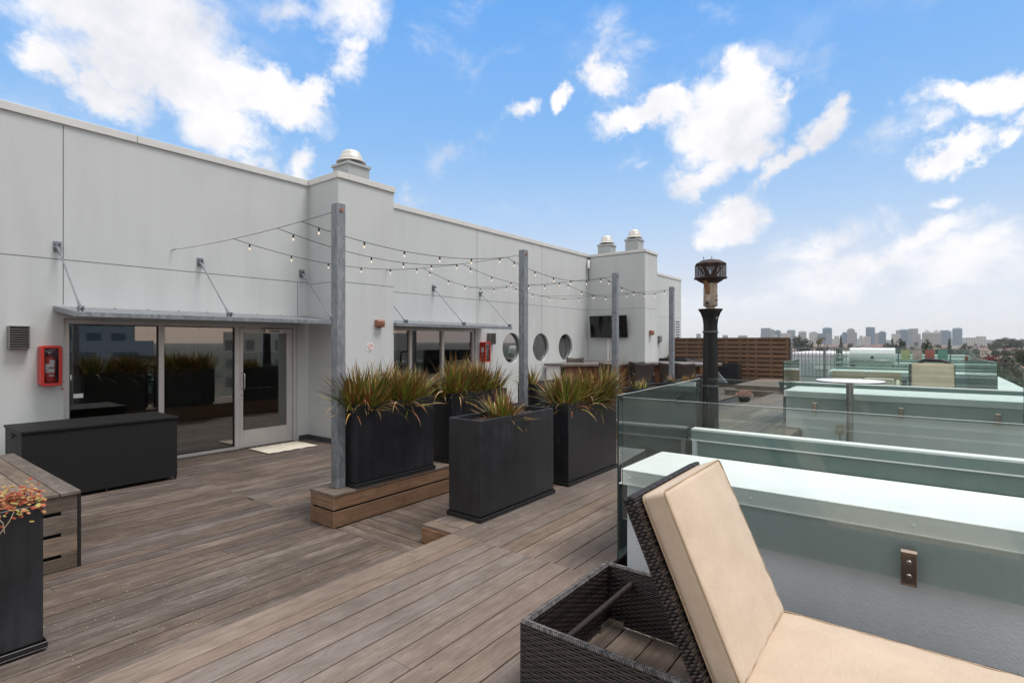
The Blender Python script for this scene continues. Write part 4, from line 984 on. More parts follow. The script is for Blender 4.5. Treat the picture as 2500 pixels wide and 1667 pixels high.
def cushion(parent, O, ux, uy, uz, W, L, T, name, puff=.018, r=.022):
    O = Vector(O); ux = Vector(ux); uy = Vector(uy); uz = Vector(uz)
    m = MB(); nx, ny = 22, 30; V = []; F = []
    def P(a, b, top):
        e = (1 - abs(2*a-1) ** 3.2) * (1 - abs(2*b-1) ** 3.6)
        h = puff * e + .006 * noise.noise(Vector((a*4, b*6, top))) + .0060 * noise.noise(Vector((a*10, b*13, top+3))) * (1.2 - e)
        inset = .006 * math.sin(b * 9) * (1 - e)
        x = W*a; y = L*b
        return O + ux*x + uy*y + uz*((T + h) if top else -h*.3)
    for top in (1, 0):
        for j in range(ny+1):
            for i in range(nx+1): V.append(P(i/nx, j/ny, top))
    K = (nx+1)*(ny+1)
    for j in range(ny):
        for i in range(nx):
            a = j*(nx+1)+i; F += [(a, a+1, a+nx+2, a+nx+1), (K+a, K+a+nx+1, K+a+nx+2, K+a+1)]
    per = [j*(nx+1) for j in range(ny+1)]; 
    def wallf(idx):
        for a, b in zip(idx, idx[1:]): F.append((a, b, K+b, K+a))
    wallf(per); wallf([j*(nx+1)+nx for j in range(ny+1)]); wallf(list(range(nx+1))); wallf([ny*(nx+1)+i for i in range(nx+1)])
    m.add(V, F); c = m.build(name, M['cushion'], parent, smooth=50); bv = c.modifiers.new('bevel', 'BEVEL'); bv.width = r; bv.segments = 4; bv.limit_method = 'ANGLE'; bv.angle_limit = R(55)
    pm = MB()
    for top in (T - .004, .004):
        R_ = rrect(W - .004, L - .004, r + .004, 6); pts = [O + ux*(W/2+p[0]) + uy*(L/2+p[1]) + uz*(top + (0.001*math.sin(40*p[1]))) for p in R_]
        full = []
        for i in range(len(pts)):
            a, b = pts[i], pts[(i+1) % len(pts)]; k = max(1, int((b-a).length/.05)); full += [a.lerp(b, j/k) for j in range(k)]
        pm.tube(full, .0042, 6, closed=True)
    pm.build('piping', M['pipe'], c, smooth=60)
    return c
def make_lounger(label, loc):
    t = thing('sun_lounger', label, 'sun lounger', (0, 0, 0), 0)
    W, L, RZ = .885, 2.05, .365; th = .034
    core = MB()
    core.box((.006, .006, .02), (th-.006, L-.006, RZ-.006)); core.box((W-th+.006, .006, .02), (W-.006, L-.006, RZ-.006))
    core.box((th-.0055, L-th+.006, .02), (W-th+.0055, L-.006, RZ-.006)); core.box((th-.0055, .006, .02), (W-th+.0055, th-.006, RZ-.006))
    base = core.build('frame', M['black'], t)
    m = MB(); X, Y, Z = Vector((1,0,0)), Vector((0,1,0)), Vector((0,0,1)); H = RZ - .024
    weave_panel(m, (0, 0, .02), Y, Z, -X, L, H); weave_panel(m, (W, 0, .02), Y, Z, X, L, H)
    weave_panel(m, (0, L, .02), X, Z, Y, W, H); weave_panel(m, (0, 0, .02), X, Z, -Y, W, H)
    weave_panel(m, (th, 1.0, .02), Y, Z, X, L-th-1.0, H); weave_panel(m, (W-th, 1.0, .02), Y, Z, -X, L-th-1.0, H); weave_panel(m, (th, L-th, .02), X, Z, -Y, W-2*th, H)
    m.build('wicker_side', M['strand'], t, smooth=60)
    m = MB(); zt = RZ - .001
    braid(m, (th/2, 0, zt), (th/2, L, zt), th+.006, Z); braid(m, (W-th/2, 0, zt), (W-th/2, L, zt), th+.006, Z)
    braid(m, (th, L-th/2, zt), (W-th, L-th/2, zt), th+.006, Z); braid(m, (th, th/2, zt), (W-th, th/2, zt), th+.006, Z)
    m.build('rim', M['braid'], t, smooth=60)
    m = MB(); m.tube([(th, 1.87, .285), (W-th, 1.87, .285)], .014, 10)
    k = th
    while k < W - th: m.tube([(k+.0, 1.87+.0148*math.cos(a), .285+.0148*math.sin(a)) for a in [j*PI/4 for j in range(8)]], .003, 4, closed=True, rnd=.9); k += .008
    m.build('cross_bar', M['strand'], t, smooth=60)
    for sx in (th+.004, W-th-.004):
        m = MB(); a = 1 if sx < .4 else -1; m.box((sx, L-th-.10, .004), (sx+a*.004, L-th-.005, .05)); m.box((sx+a*.0045, L-th-.009, .004), (sx+a*.11, L-th-.005, .05)); m.build('foot_bracket', M['steel'], t)
    m = MB(); m.box((th, .034, .25), (W-th, 1.08, .285)); m.build('seat_base', M['chairw'], t)
    # reclining back
    dy, dz = .4067, .9136; up_ = Vector((0, dy, dz)); nb = Vector((0, dz, -dy)); p0 = Vector((0, 1.096, .181)); LB = .955
    fx0, fx1 = .030, W-.015; TH = .050
    m = MB(); Mx = Matrix(((1,0,0,0),(0,up_.y,nb.y,0),(0,up_.z,nb.z,0),(0,0,0,1)))
    m.M = Matrix.Translation(p0) @ Mx; m.box((fx0+.006, .006, .006), (fx1-.006, LB-.006, TH-.006)); bk = m.build('backrest', M['black'], t)
    m = MB()
    O = p0 + Vector((fx0, 0, 0))
    weave_panel(m, O, nb, up_, -X, TH, LB, .0135, .0167, .0042, 5); weave_panel(m, O + X*(fx1-fx0), nb, up_, X, TH, LB, .0135, .0167, .0042, 5)
    weave_panel(m, O + up_*LB, nb, X, up_, TH, fx1-fx0, .0135, .0167, .0042, 5)
    weave_panel(m, O + nb*TH, X, up_, nb, fx1-fx0, LB, .0128, .033, .0026, 3); weave_panel(m, O, X, up_, -nb, fx1-fx0, LB, .0128, .033, .0026, 2)
    m.build('wicker_wrap', M['strand'], bk, smooth=60)
    m = MB()
    for sx in (fx0-.02, fx1+.02): m.bar((sx, 1.13, .03), (sx, 1.20, .36), .03, .03)
    m.build('hinge_post', M['strand'], t)
    cushion(t, p0 + Vector((.085, 0, 0)) + up_*.165 - nb*.006, X, up_, -nb, W-.12, .775, .112, 'back_cushion')
    cushion(t, (.070, .03, .288), X, Y, Z, W-.10, 1.055, .090, 'seat_cushion', .022)
    t.location = loc; return t
lounger = make_lounger('dark wicker lounger with beige cushions in the near foreground', (2.066, -.52, UP))
# ================================================================== PARAPETS AND GLASS
def glass(name, p, q, z0, z1, label, th=.013, clamps=(), side=-1, group='glass wind screens', part=None):
    p = Vector((p[0], p[1], 0)); q = Vector((q[0], q[1], 0)); d = q - p
    t = thing(name, label, 'glass screen', ((p.x+q.x)/2, (p.y+q.y)/2, z0), 0, group)
    m = MB(); m.M = Matrix.Translation(p) @ Matrix.Rotation(math.atan2(d.y, d.x), 4, 'Z')
    m.box((0, -th/2, z0), (d.length, th/2, z1), 0, None, 0, {0: 1, 1: 1, 4: 2, 5: 2})
    m.build('pane', [M['glass'], M['gedge'], M['gend']], t)
    nrm = Vector((-d.y, d.x, 0)).normalized() * side
    for s in clamps:
        c = p + d.normalized() * s; m = MB(); a = math.atan2(nrm.y, nrm.x)
        m.M = Matrix.Translation((c.x, c.y, z0)) @ Matrix.Rotation(a, 4, 'Z')
        m.prism([(th/2+.001, -.03), (th/2+.026, -.02), (th/2+.030, -.008), (th/2+.030, .163), (th/2+.020, .176), (th/2+.001, .178)], -.037, .037, 1)
        cl = m.build('clamp', M['clampm'], t, bevel=.003); m = MB(); m.M = Matrix.Translation((c.x, c.y, z0)) @ Matrix.Rotation(a, 4, 'Z')
        for zz_ in (.035, .11): m.tube([(th/2+.0305, 0, zz_), (th/2+.036, 0, zz_)], [.013, .009], 12)
        m.build('screw_cap', M['steel'], cl, smooth=40)
        m = MB(); m.M = Matrix.Translation((c.x, c.y, z0)) @ Matrix.Rotation(a, 4, 'Z'); m.box((-.05, -.03, -.02), (-th/2-.001, .03, .17)); m.build('standoff', M['steel'], t)
    return t
def parapet(x0, x1, ya, yb, zt, label, zlip=.115, over=.035, zb=-.3, screws=True, wallm='parapet', group='white capped parapet walls'):
    t = thing('parapet_wall', label, 'parapet', ((x0+x1)/2, (ya+yb)/2, 0), 0, group)
    y0, y1 = min(ya, yb), max(ya, yb)
    m = MB(); m.box((x0+over, y0+over, zb), (x1-over, y1-over, zt-.02)); m.build('wall', M[wallm], t)
    m = MB(); m.box((x0, y0, zt-.018), (x1, y1, zt))
    for a, b in (((x0, y0), (x0+.006, y1)), ((x1-.006, y0), (x1, y1)), ((x0+.0065, y1-.006), (x1-.0065, y1)), ((x0+.0065, y0), (x1-.0065, y0+.006))): m.box((*a, zt-zlip+.012), (*b, zt-.0185))
    m.box((x0-.012, y0-.012, zt-zlip), (x0+.0062, y1+.012, zt-zlip+.0115)); m.box((x0+.0065, y1-.006, zt-zlip), (x1, y1+.012, zt-zlip+.0115))
    m.build('coping', M['white'], t, bevel=.003, seg=2)
    if screws:
        m = MB(); y = y1 - .07
        while y > y0: m.tube([(x0-.0005, y, zt-.062), (x0-.006, y, zt-.062)], [.012, .007], 10); y -= .86
        m.build('fastener', M['white'], t, smooth=40)
    return t
parapet(3.76, 4.575, 1.825, -1.66, .90, 'wide white capped parapet right behind the foreground lounger')
parapet(11.82, 13.20, 2.19, -1.62, .895, 'white capped parapet with steel clamps behind the high round table')
parapet(20.6, 22.3, 2.50, -1.62, .90, 'white capped parapet behind the far tan cushions')
parapet(29.4, 31.0, 2.5, -2.0, .90, 'third distant white capped parapet beyond the grill')
parapet(38.2, 40.0, 2.4, -2.2, .92, 'fourth distant white capped parapet seen as a thin band')
parapet(47.0, 49.0, 2.6, -2.4, .95, 'farthest thin white parapet band before the neighbourhood')
def well(x0, xw, ya, yb, label):
    # low metal sided kerb facing back over the roof well between two terraces
    t = thing('well_kerb', label, 'roof kerb', (xw, (ya+yb)/2, 0), 0, 'metal sided kerbs of the roof wells')
    m = MB(); m.box((xw, yb, .9355), (xw+.12, ya, .957)); m.box((xw-.014, yb, .833), (xw+.006, ya+.004, .8445)); m.box((xw+.114, yb, .845), (xw+.1195, ya, .935)); m.build('coping', M['white'], t, bevel=.002, seg=1)
    m = MB(); m.box((xw, yb, .845), (xw+.006, ya, .935)); m.box((xw+.03, yb, .68), (xw+.11, ya-.01, .8445)); m.box((xw+.12, yb, -.3), (xw+.30, ya-.01, .80)); m.build('siding', M['panel'], t)
    m = MB(); m.box((xw-.01, ya-.055, .0), (xw+.029, ya-.012, .84)); m.build('end_trim', M['parapet'], t)
    m = MB(); m.box((x0, yb, .35), (xw+.119, ya-.06, .44)); 
    k = x0 + .42
    while k < xw: m.box((k, yb, .4405), (k+.022, ya-.065, .475)); k += .30
    m.build('standing_seam_roof', M['panel'], t)
well(4.58, 5.64, 1.93, -1.64, 'green grey metal kerb across the roof well behind the near parapet')
well(13.21, 13.65, 2.31, -1.62, 'metal kerb behind the clamped parapet, under the far cushions')
well(22.31, 22.8, 2.5, -1.62, 'distant metal kerb behind the third terrace')
glass('glass_screen', (3.70, 1.785), (3.70, -1.62), .547, 1.456, 'near glass screen clamped to the parapet behind the lounger', clamps=(.43, 1.73, 3.0), side=-1)
glass('glass_screen', (3.783, 1.862), (6.09, 1.985), .195, 1.456, 'side glass screen running from the near corner toward the patio heater')
glass('glass_screen', (6.10, 1.90), (6.10, -1.62), .40, 1.456, 'second glass screen crossing in front of the patio heater')
glass('glass_screen', (11.765, 2.14), (11.765, -1.62), .52, 1.456, 'glass screen clamped to the parapet beyond the round table', clamps=(.50, 1.85, 3.13), side=-1)
glass('glass_screen', (12.12, 2.25), (14.42, 2.34), .20, 1.456, 'short side glass screen beside the metal railing')
glass('glass_screen', (13.95, 2.2), (13.95, -1.55), .40, 1.456, 'glass screen just behind the clamped parapet, in front of the tan cushions')
glass('glass_screen', (14.25, -1.19), (20.8, -1.02), .20, 1.456, 'long side glass screen with a dark end, right of the tan cushions')
glass('glass_screen', (6.3, -1.50), (11.70, -1.29), .55, 1.456, 'side glass screen at the right edge of the photo')
glass('glass_screen', (20.45, 2.4), (20.45, -1.5), .52, 1.456, 'far glass screen behind the distant tan sofa')
glass('glass_screen', (22.9, 2.5), (25.3, 2.55), .3, 1.62, 'small side glass screen left of the white grill')
glass('glass_screen', (23.0, 2.5), (23.0, -1.5), .5, 1.60, 'far glass screen in front of the white grill')
glass('glass_screen', (29.2, 2.4), (29.2, -1.9), .52, 1.55, 'distant glass screen beyond the white grill')
glass('glass_screen', (38.0, 2.3), (38.0, -2.1), .52, 1.55, 'most distant glass screen before the neighbourhood')
mb = MB(); mb.box((14.3, -1.70, .80), (21.0, -1.24, .90)); 
t = thing('edge_parapet', 'broad white capped edge wall on the right beyond the dark ended glass', 'parapet', (17, -1.5, 0))
mb.build('coping', M['white'], t, bevel=.004); mb = MB(); mb.box((14.3, -1.67, -.3), (21.0, -1.27, .80)); mb.build('wall', M['wall'], t)
# terrace floors and roof body
mb = MB()
for (a, b) in ((13.83, 20.6), (23.0, 29.4), (31.4, 38.2), (40, 47)): mb.box((a, -1.64, -.2), (b, 2.3, .02 if a < 20 else .35))
struct(mb.build('terrace_floor', M['roof']))
mb = MB(); mb.box((-3.2, -1.70, -16), (60, 2.8, -.35)); mb.box((-3.2, 2.81, -16), (27, 20, -.351)); 
t = thing('building_block', 'lower body of the building under the roof decks', 'building', (12, 5, -16)); mb.build('wall', M['wall'], t)
# ================================================================== PATIO HEATER
hx, hy = 8.66, 2.66
t = thing('patio_heater', 'tall fluted black patio heater with a rusty brown head', 'patio heater', (hx, hy, UP))
m = MB(); m.lathe([(.20, 0), (.20, .03), (.14, .06), (.125, .12)], (hx, hy, UP), 32); m.build('base', M['black'], t, smooth=40)
m = MB(); m.lathe([(.128, .10), (.125, .3), (.116, 1.1), (.108, 1.75), (.106, 1.97), (.118, 2.07), (.150, 2.16), (.182, 2.207)], (hx, hy, UP), 56, flute=1, fd=.009); col_ = m.build('fluted_column', plain('heater_black', (.018, .018, .020), .42, .2, .1, 8), t)
m = MB(); m.lathe([(.184, 2.208), (.186, 2.216), (.184, 2.222)], (hx, hy, UP), 32); 
m.build('flared_collar', M['black'], t, smooth=40)
m = MB(); m.lathe([(.117, 1.842), (.121, 1.85), (.121, 1.865), (.117, 1.872)], (hx, hy, UP), 32); m.lathe([(.124, .99), (.129, 1.0), (.129, 1.01), (.124, 1.02)], (hx, hy, UP), 32)
m.tube([(hx+.12, hy-.05, UP+1.005), (hx+.145, hy-.06, UP+1.005)], .008, 6); m.build('ring_band', M['grey'], t, smooth=40)
m = MB(); rust = plain('weathered_burner_housing', (.40, .33, .26), .65, .2, .35, 14, .3, 60)
m.lathe([(.065, 2.223), (.065, 2.25), (.10, 2.265), (.108, 2.28), (.106, 2.42), (.104, 2.56), (.100, 2.66)], (hx, hy, UP), 24); bh = m.build('burner_housing', rust, t, smooth=40)
m = MB(); v1 = Vector((-.956, -.294, 0)).normalized(); sd_ = Vector((-v1.y, v1.x, 0))
def hp(s, o, z): return Vector((hx, hy, UP + z)) + sd_ * s + v1 * o
m.tube([hp(-.05, .10, 2.31), hp(-.05, .13, 2.31)], .024, 12); m.tube([hp(.085, .07, 2.36), hp(.10, .09, 2.36)], .012, 8); m.tube([hp(.085, .07, 2.42), hp(.10, .09, 2.42)], .009, 8); m.build('control_knob', M['black'], bh, smooth=40)
m = MB(); m.bar(hp(-.03, .09, 2.46), hp(-.075, .13, 2.67), .055, .05); m.build('bracket', plain('rusty_bracket', (.24, .12, .06), .8, .2, .4, 20), bh)
ru = plain('rusty_mesh_drum', (.050, .033, .030), .7, .3, .3, 14, .4, 200)
m = MB(); m.lathe([(.11, 2.625), (.20, 2.675), (.225, 2.698), (.264, 2.702), (.266, 2.710), (.234, 2.716)], (hx, hy, UP), 8); m.build('drum_base', ru, t)
m = MB()
for k in range(8):
    a0, a1 = 2*PI*k/8 + .2, 2*PI*(k+1)/8 + .2
    P0 = Vector((hx+.232*math.cos(a0), hy+.232*math.sin(a0), UP+2.716)); P1 = Vector((hx+.232*math.cos(a1), hy+.232*math.sin(a1), UP+2.716)); d_ = P1 - P0
    m.add([P0, P1, P1+Vector((0,0,.205)), P0+Vector((0,0,.205))], [(0,1,2,3)], [[(0,0),(d_.length,0),(d_.length,.205),(0,.205)]])
    m.bar(P0, P0+Vector((0,0,.205)), .008, .008)
mm2, tt = new_mat('perforated_drum'); uvn = tt.new('ShaderNodeUVMap').outputs[0]
vo = tt.new('ShaderNodeTexVoronoi', i={'Vector': uvn, 'Scale': 165.0, 'Randomness': 0.0}).outputs['Distance']
hole = tt.math('LESS_THAN', vo, .33)
pb = tt.new('ShaderNodeBsdfPrincipled', i={'Base Color': tt.ramp(tt.noise(uvn, 18, 4), [(.3, (.030, .024, .024)), (.7, (.075, .038, .030))]), 'Roughness': .7, 'Metallic': .3})
trn = tt.new('ShaderNodeBsdfTransparent'); mx_ = tt.new('ShaderNodeMixShader'); tt.set(mx_, 0, hole); tt.t.links.new(pb.outputs[0], mx_.inputs[1]); tt.t.links.new(trn.outputs[0], mx_.inputs[2]); finish(tt, mx_)
m.build('mesh_drum', mm2, t)
m = MB(); 
for k in range(6):
    a = PI*k/3+.3; m.bar((hx+.05*math.cos(a), hy+.05*math.sin(a), UP+2.72), (hx+.205*math.cos(a+.5), hy+.205*math.sin(a+.5), UP+2.915), .03, .012); m.bar((hx+.05*math.cos(a), hy+.05*math.sin(a), UP+2.72), (hx+.205*math.cos(a-.5), hy+.205*math.sin(a-.5), UP+2.915), .03, .012)
m.build('inner_strut', ru, t)
m = MB(); m.lathe([(.243, 2.922), (.240, 2.935), (.14, 2.99), (.06, 3.005), (.001, 3.007)], (hx, hy, UP), 8); m.build('drum_lid', ru, t)
m = MB()
for (s, q) in ((-.10, .02), (.02, .02)):
    b0 = hp(s, 0, 2.985); m.tube([b0, b0+Vector((0,0,.05))], .005, 5); m.tube([b0+Vector((0,0,.05)), b0+Vector((.014,0,.065))], .004, 5); m.tube([b0+Vector((0,0,.05)), b0+Vector((-.012,.006,.07))], .004, 5)
m.build('wing_nut', M['black'], t)
m = MB(); c_ = hp(.085, .070, 2.08); m.tube([c_, c_ + v1*.012 + sd_*.008], .024, 14); m.build('round_badge', M['vent'], t)
# ================================================================== THINGS ON THE FAR TERRACES
tx, ty = 10.73, .97
t = thing('bar_table', 'high round bar table with a pale top and steel pole', 'table', (tx, ty, -.148))
m = MB(); m.lathe([(.48, 0), (.505, .008), (.505, .022), (.49, .03)], (tx, ty, 1.185), 40); m.build('table_top', M['tabletop'], t, smooth=30)
m = MB(); m.lathe([(.506, .004), (.510, .008), (.510, .018), (.506, .022)], (tx, ty, 1.183), 40); m.build('rim_band', M['grey'], t, smooth=30)
m = MB(); m.lathe([(.055, 0), (.055, 1.30)], (tx, ty, -.117), 20); m.build('pole', M['steel'], t, smooth=40)
m = MB(); m.lathe([(.27, 0), (.27, .012), (.06, .03)], (tx, ty, -.148), 32); m.build('base', M['steel'], t, smooth=40)
t = thing('outlet_box', 'tan outdoor outlet box with a looped cord on the parapet behind the round table', 'outlet', (11.82, 1.22, .3))
m = MB(); m.M = Matrix.Translation((0, 0, -.12)); m.box((11.765+.02, 1.16, .24), (11.852, 1.29, .42)); m.build('cover', M['tan2'], t, bevel=.015)
m = MB(); m.M = Matrix.Translation((0, 0, -.12)); m.tube([(11.80, 1.12, .36), (11.78, 1.08, .42), (11.78, 1.02, .44), (11.78, .98, .39), (11.78, 1.01, .33), (11.80, 1.08, .33)], .010, 6); m.box((11.80, 1.17, .03), (11.845, 1.20, .24)); m.box((11.80, 1.24, .03), (11.845, 1.27, .24)); m.build('cord', M['coping'], t, smooth=50)
lb = dup(lounger, (14.2, .27, .29), R(-90), 'tan cushioned lounger on the far terrace behind the clamped parapet')
for o_ in col.objects:
    pass
def sofa(x, y0, y1, z, label):
    t = thing('outdoor_sofa', label, 'sofa', (x, (y0+y1)/2, z)); L = y1 - y0; n = 2
    m = MB(); m.box((x-.75, y0, z), (x+.08, y1, z+.26)); m.box((x, y0, z+.261), (x+.08, y1, z+.70)); m.box((x-.75, y0, z+.261), (x-.01, y0+.1, z+.55)); m.box((x-.75, y1-.1, z+.261), (x-.01, y1, z+.55)); m.build('frame', M['chairw'], t, bevel=.02)
    for k in range(n):
        a, b = y0+.11+(L-.22)*k/n, y0+.11+(L-.22)*(k+1)/n-.02
        m = MB(); m.box((x-.74, a, z+.262), (x-.17, b, z+.40)); m.build('seat_cushion', M['tan2'], t, bevel=.03, seg=3)
        m = MB(); m.box((x-.165, a, z+.30), (x-.012, b, z+.93)); m.build('back_cushion', M['tan2'], t, bevel=.035, seg=3)
sofa(19.6, .35, 2.35, .03, 'low tan outdoor sofa in front of the far white parapet')
t = thing('lounge_chair', 'cream lounge chair with curved arms beside the far tan cushions', 'chair', (14.9, .9, .02))
m = MB(); m.box((14.5, .45, .35), (15.1, 1.15, .47)); m.build('seat', M['cream'], t, bevel=.04, seg=3)
for y in (.42, 1.12):
    m = MB(); m.tube([(14.35, y, .05), (14.35, y, .85), (14.5, y, 1.0), (14.8, y, .98), (15.2, y, .80), (15.2, y, .05)], .035, 8); m.build('arm', M['cream'], t, smooth=60)
m = MB(); m.box((15.08, .50, .45), (15.2, 1.08, 1.02)); m.build('backrest', M['cream'], t, bevel=.04, seg=3)
t = thing('armchair', 'dark arched armchair behind the tall tan cushion', 'chair', (16.9, -.05, .02))
m = MB(); pts = [(16.9, y_-.16, z_-.07) for y_, z_ in ((-.40, .1), (-.40, 1.3), (-.37, 1.42), (-.25, 1.47), (.08, 1.48), (.19, 1.43), (.23, 1.3), (.23, .1))]; m.tube(pts, .045, 8); m.build('frame', M['black'], t, smooth=60)
m = MB(); m.box((16.3, -.52, .35), (16.88, .03, .48)); m.build('seat', M['tan2'], t, bevel=.03)
# grill
gx, gy = 23.8, 1.45
t = thing('grill', 'white lidded barbecue grill on the far terrace', 'grill', (gx, gy, .35))
gm = plain('pale_enamel_lid', (.74, .74, .76), .3, .1, .03)
m = MB(); pr = [(-.30, 1.15), (-.33, 1.30), (-.31, 1.45), (-.24, 1.57), (-.12, 1.635), (.30, 1.64), (.30, 1.15)]
m.prism([(gx+a, b) for a, b in pr], gy-.69, gy+.69, 1) if False else m.prism([(gy-.69, 0), (gy-.69, 1)], 0, 0, 0) if False else None
V = [(gx+a, gy-.69, b) for a, b in pr] + [(gx+a, gy+.69, b) for a, b in pr]; n_ = len(pr)
m.add(V, [tuple(range(n_)), tuple(range(2*n_-1, n_-1, -1))] + [(i, (i+1) % n_, n_+(i+1) % n_, n_+i) for i in range(n_)]); m.build('lid', gm, t, bevel=.01)
m = MB(); m.tube([(gx-.333, gy-.02, 1.30), (gx-.345, gy-.02, 1.30)], .055, 16); m.build('thermometer', M['grey'], t)
m = MB(); m.tube([(gx-.33, gy-.6, 1.20), (gx-.40, gy-.6, 1.19), (gx-.40, gy+.6, 1.19), (gx-.33, gy+.6, 1.20)], .018, 8); m.build('handle', M['steel'], t, smooth=50)
m = MB(); m.box((gx-.30, gy-.66, 1.02), (gx+.30, gy+.66, 1.149)); m.box((gx-.28, gy-1.05, 1.0), (gx+.28, gy-.67, 1.04)); m.box((gx-.28, gy+.67, 1.0), (gx+.28, gy+1.05, 1.04)); m.build('fire_box', M['steel'], t)
m = MB()
for y in (gy-.62, gy+.62):
    for x in (gx-.26, gx+.26): m.box((x-.03, y-.03, .352), (x+.03, y+.03, 1.019))
m.box((gx-.26, gy-.62, .45), (gx+.26, gy+.62, .49)); m.build('cart', M['grey'], t)
for k, (y, c, nm) in enumerate(((.55, (.42, .44, .22), 'green'), (.15, (.50, .38, .36), 'pink'), (-.27, (.42, .12, .10), 'red'), (-.70, (.12, .30, .24), 'teal'))):
    m = MB(); V = [(28.6+.02*math.sin(j*2+k), y-.16+.32*j/6, z) for z in (1.10, 1.52) for j in range(7)]; m.add(V, [(j, j+1, j+8, j+7) for j in range(6)])
    o_ = m.build('towel', plain(nm+'_towel', c, .9), origin=(28.6, y, 1.1)); so = o_.modifiers.new('s', 'SOLIDIFY'); so.thickness = .02
    tag(o_, nm + ' towel hanging in a row right of the white grill', 'towel', 'towels hung in a row')
m = MB(); m.tube([(28.6, .8, 1.53), (28.6, -.95, 1.53)], .012, 6); m.tube([(28.6, .8, .36), (28.6, .8, 1.53)], .02, 6); m.tube([(28.6, -.95, .36), (28.6, -.95, 1.53)], .02, 6)
tag(m.build('towel_rail', M['grey'], origin=(28.6, 0, .36)), 'thin metal rail carrying the row of towels', 'rail')
# slatted screen fence
FX = 24.5; t = thing('slat_fence', 'tall brown horizontal slat fence at the end of the walk', 'fence', (FX, 6.8, 0))
m = MB(); z = .05; n = 0
while z < 2.0:
    m.box((FX, 4.33, z), (FX+.022, 9.36, min(z+.142, 2.02)), 1); z += .190
m.build('slat', M['slat'], t, bevel=.002, seg=1)
ys = [4.42, 5.03, 5.62, 5.96, 6.28, 6.86, 7.45, 8.02, 8.60, 9.2]
for y in ys:
    m = MB(); m.box((FX+.0225, y-.05, .0), (FX+.10, y+.05, 2.0), 2); m.build('post', M['slat'], t)
m = MB(); m.box((FX-.02, 4.30, 2.021), (FX+.12, 9.37, 2.045), 1); m.build('top_cap', M['slat'], t)
m = MB(); m.box((FX+.11, 4.30, .0), (FX+.13, 9.37, 1.99)); m.build('dark_backing', M['black'], t)
# railing
t = thing('metal_railing', 'galvanised balustrade to the right of the brown slat fence', 'railing', (24.4, 3.2, .43))
m = MB(); m.box((24.37, 2.0, 1.60), (24.43, 4.27, 1.645)); m.box((24.38, 2.0, .45), (24.42, 4.27, .49)); m.build('rail', M['galv'], t)
for y in (4.24, 3.05, 2.03):
    m = MB(); m.box((24.365, y-.035, .34), (24.435, y+.035, 1.655)); m.build('post', M['galv'], t)
y = 4.12
while y > 2.1:
    m = MB(); m.tube([(24.4, y, .49), (24.4, y, 1.60)], .011, 6); m.build('baluster', M['galv'], t); y -= .128
t = thing('neighbour_wall', 'pale flat roofed block seen through the balusters', 'building', (28, 3.6, 0))
m = MB(); m.box((28, 2.75, -.3), (33, 4.9, 1.26)); m.build('wall', M['wall'], t); m = MB(); m.box((27.95, 2.7, 1.261), (33.05, 4.95, 1.36)); m.build('coping', M['white'], t); m = MB(); m.box((27.9, 2.8, .62), (27.99, 3.9, .78)); m.build('ledge', M['white'], t)
# bar counter
t = thing('bar_counter', 'long grey topped bar counter with orange timber front', 'counter', (16.5, 7, UP))
m = MB(); P = [(13.87, 8.6), (15.05, 7.42), (16.17, 7.60), (16.17, 5.15), (18.0, 5.15), (18.0, 7.22), (16.69, 7.22), (16.69, 9.35), (13.87, 9.35)]
m.prism(P, 1.125, 1.19, 2); m.build('counter_top', M['counter'], t, bevel=.004)
m = MB(); zz_ = UP
while zz_ < 1.1:
    z2_ = min(zz_+.145, 1.124)
    m.box((16.42, 5.30, zz_), (16.45, 7.21, z2_), 1); m.box((16.451, 5.30, zz_), (17.85, 5.33, z2_), 0)
    m.bar((14.10, 8.75, (zz_+z2_)/2), (15.20, 7.68, (zz_+z2_)/2), .03, z2_-zz_); m.bar((15.21, 7.68, (zz_+z2_)/2), (16.40, 7.70, (zz_+z2_)/2), .03, z2_-zz_)
    zz_ += .15
m.build('front_board', wood('orange_cedar', (.13, .05, .022), (.25, .105, .05), (.36, .18, .10), .3, .5, .1), t, bevel=.002, seg=1)
m = MB(); m.box((16.20, 5.20, UP), (16.42, 5.29, 1.124), 2); m.box((16.46, 5.34, UP), (17.9, 7.18, 1.10)); m.build('frame', M['oiled'], t)
m = MB(); m.box((14.0, 8.85, UP), (14.07, 9.35, 1.12)); m.build('white_end_panel', M['white'], t)
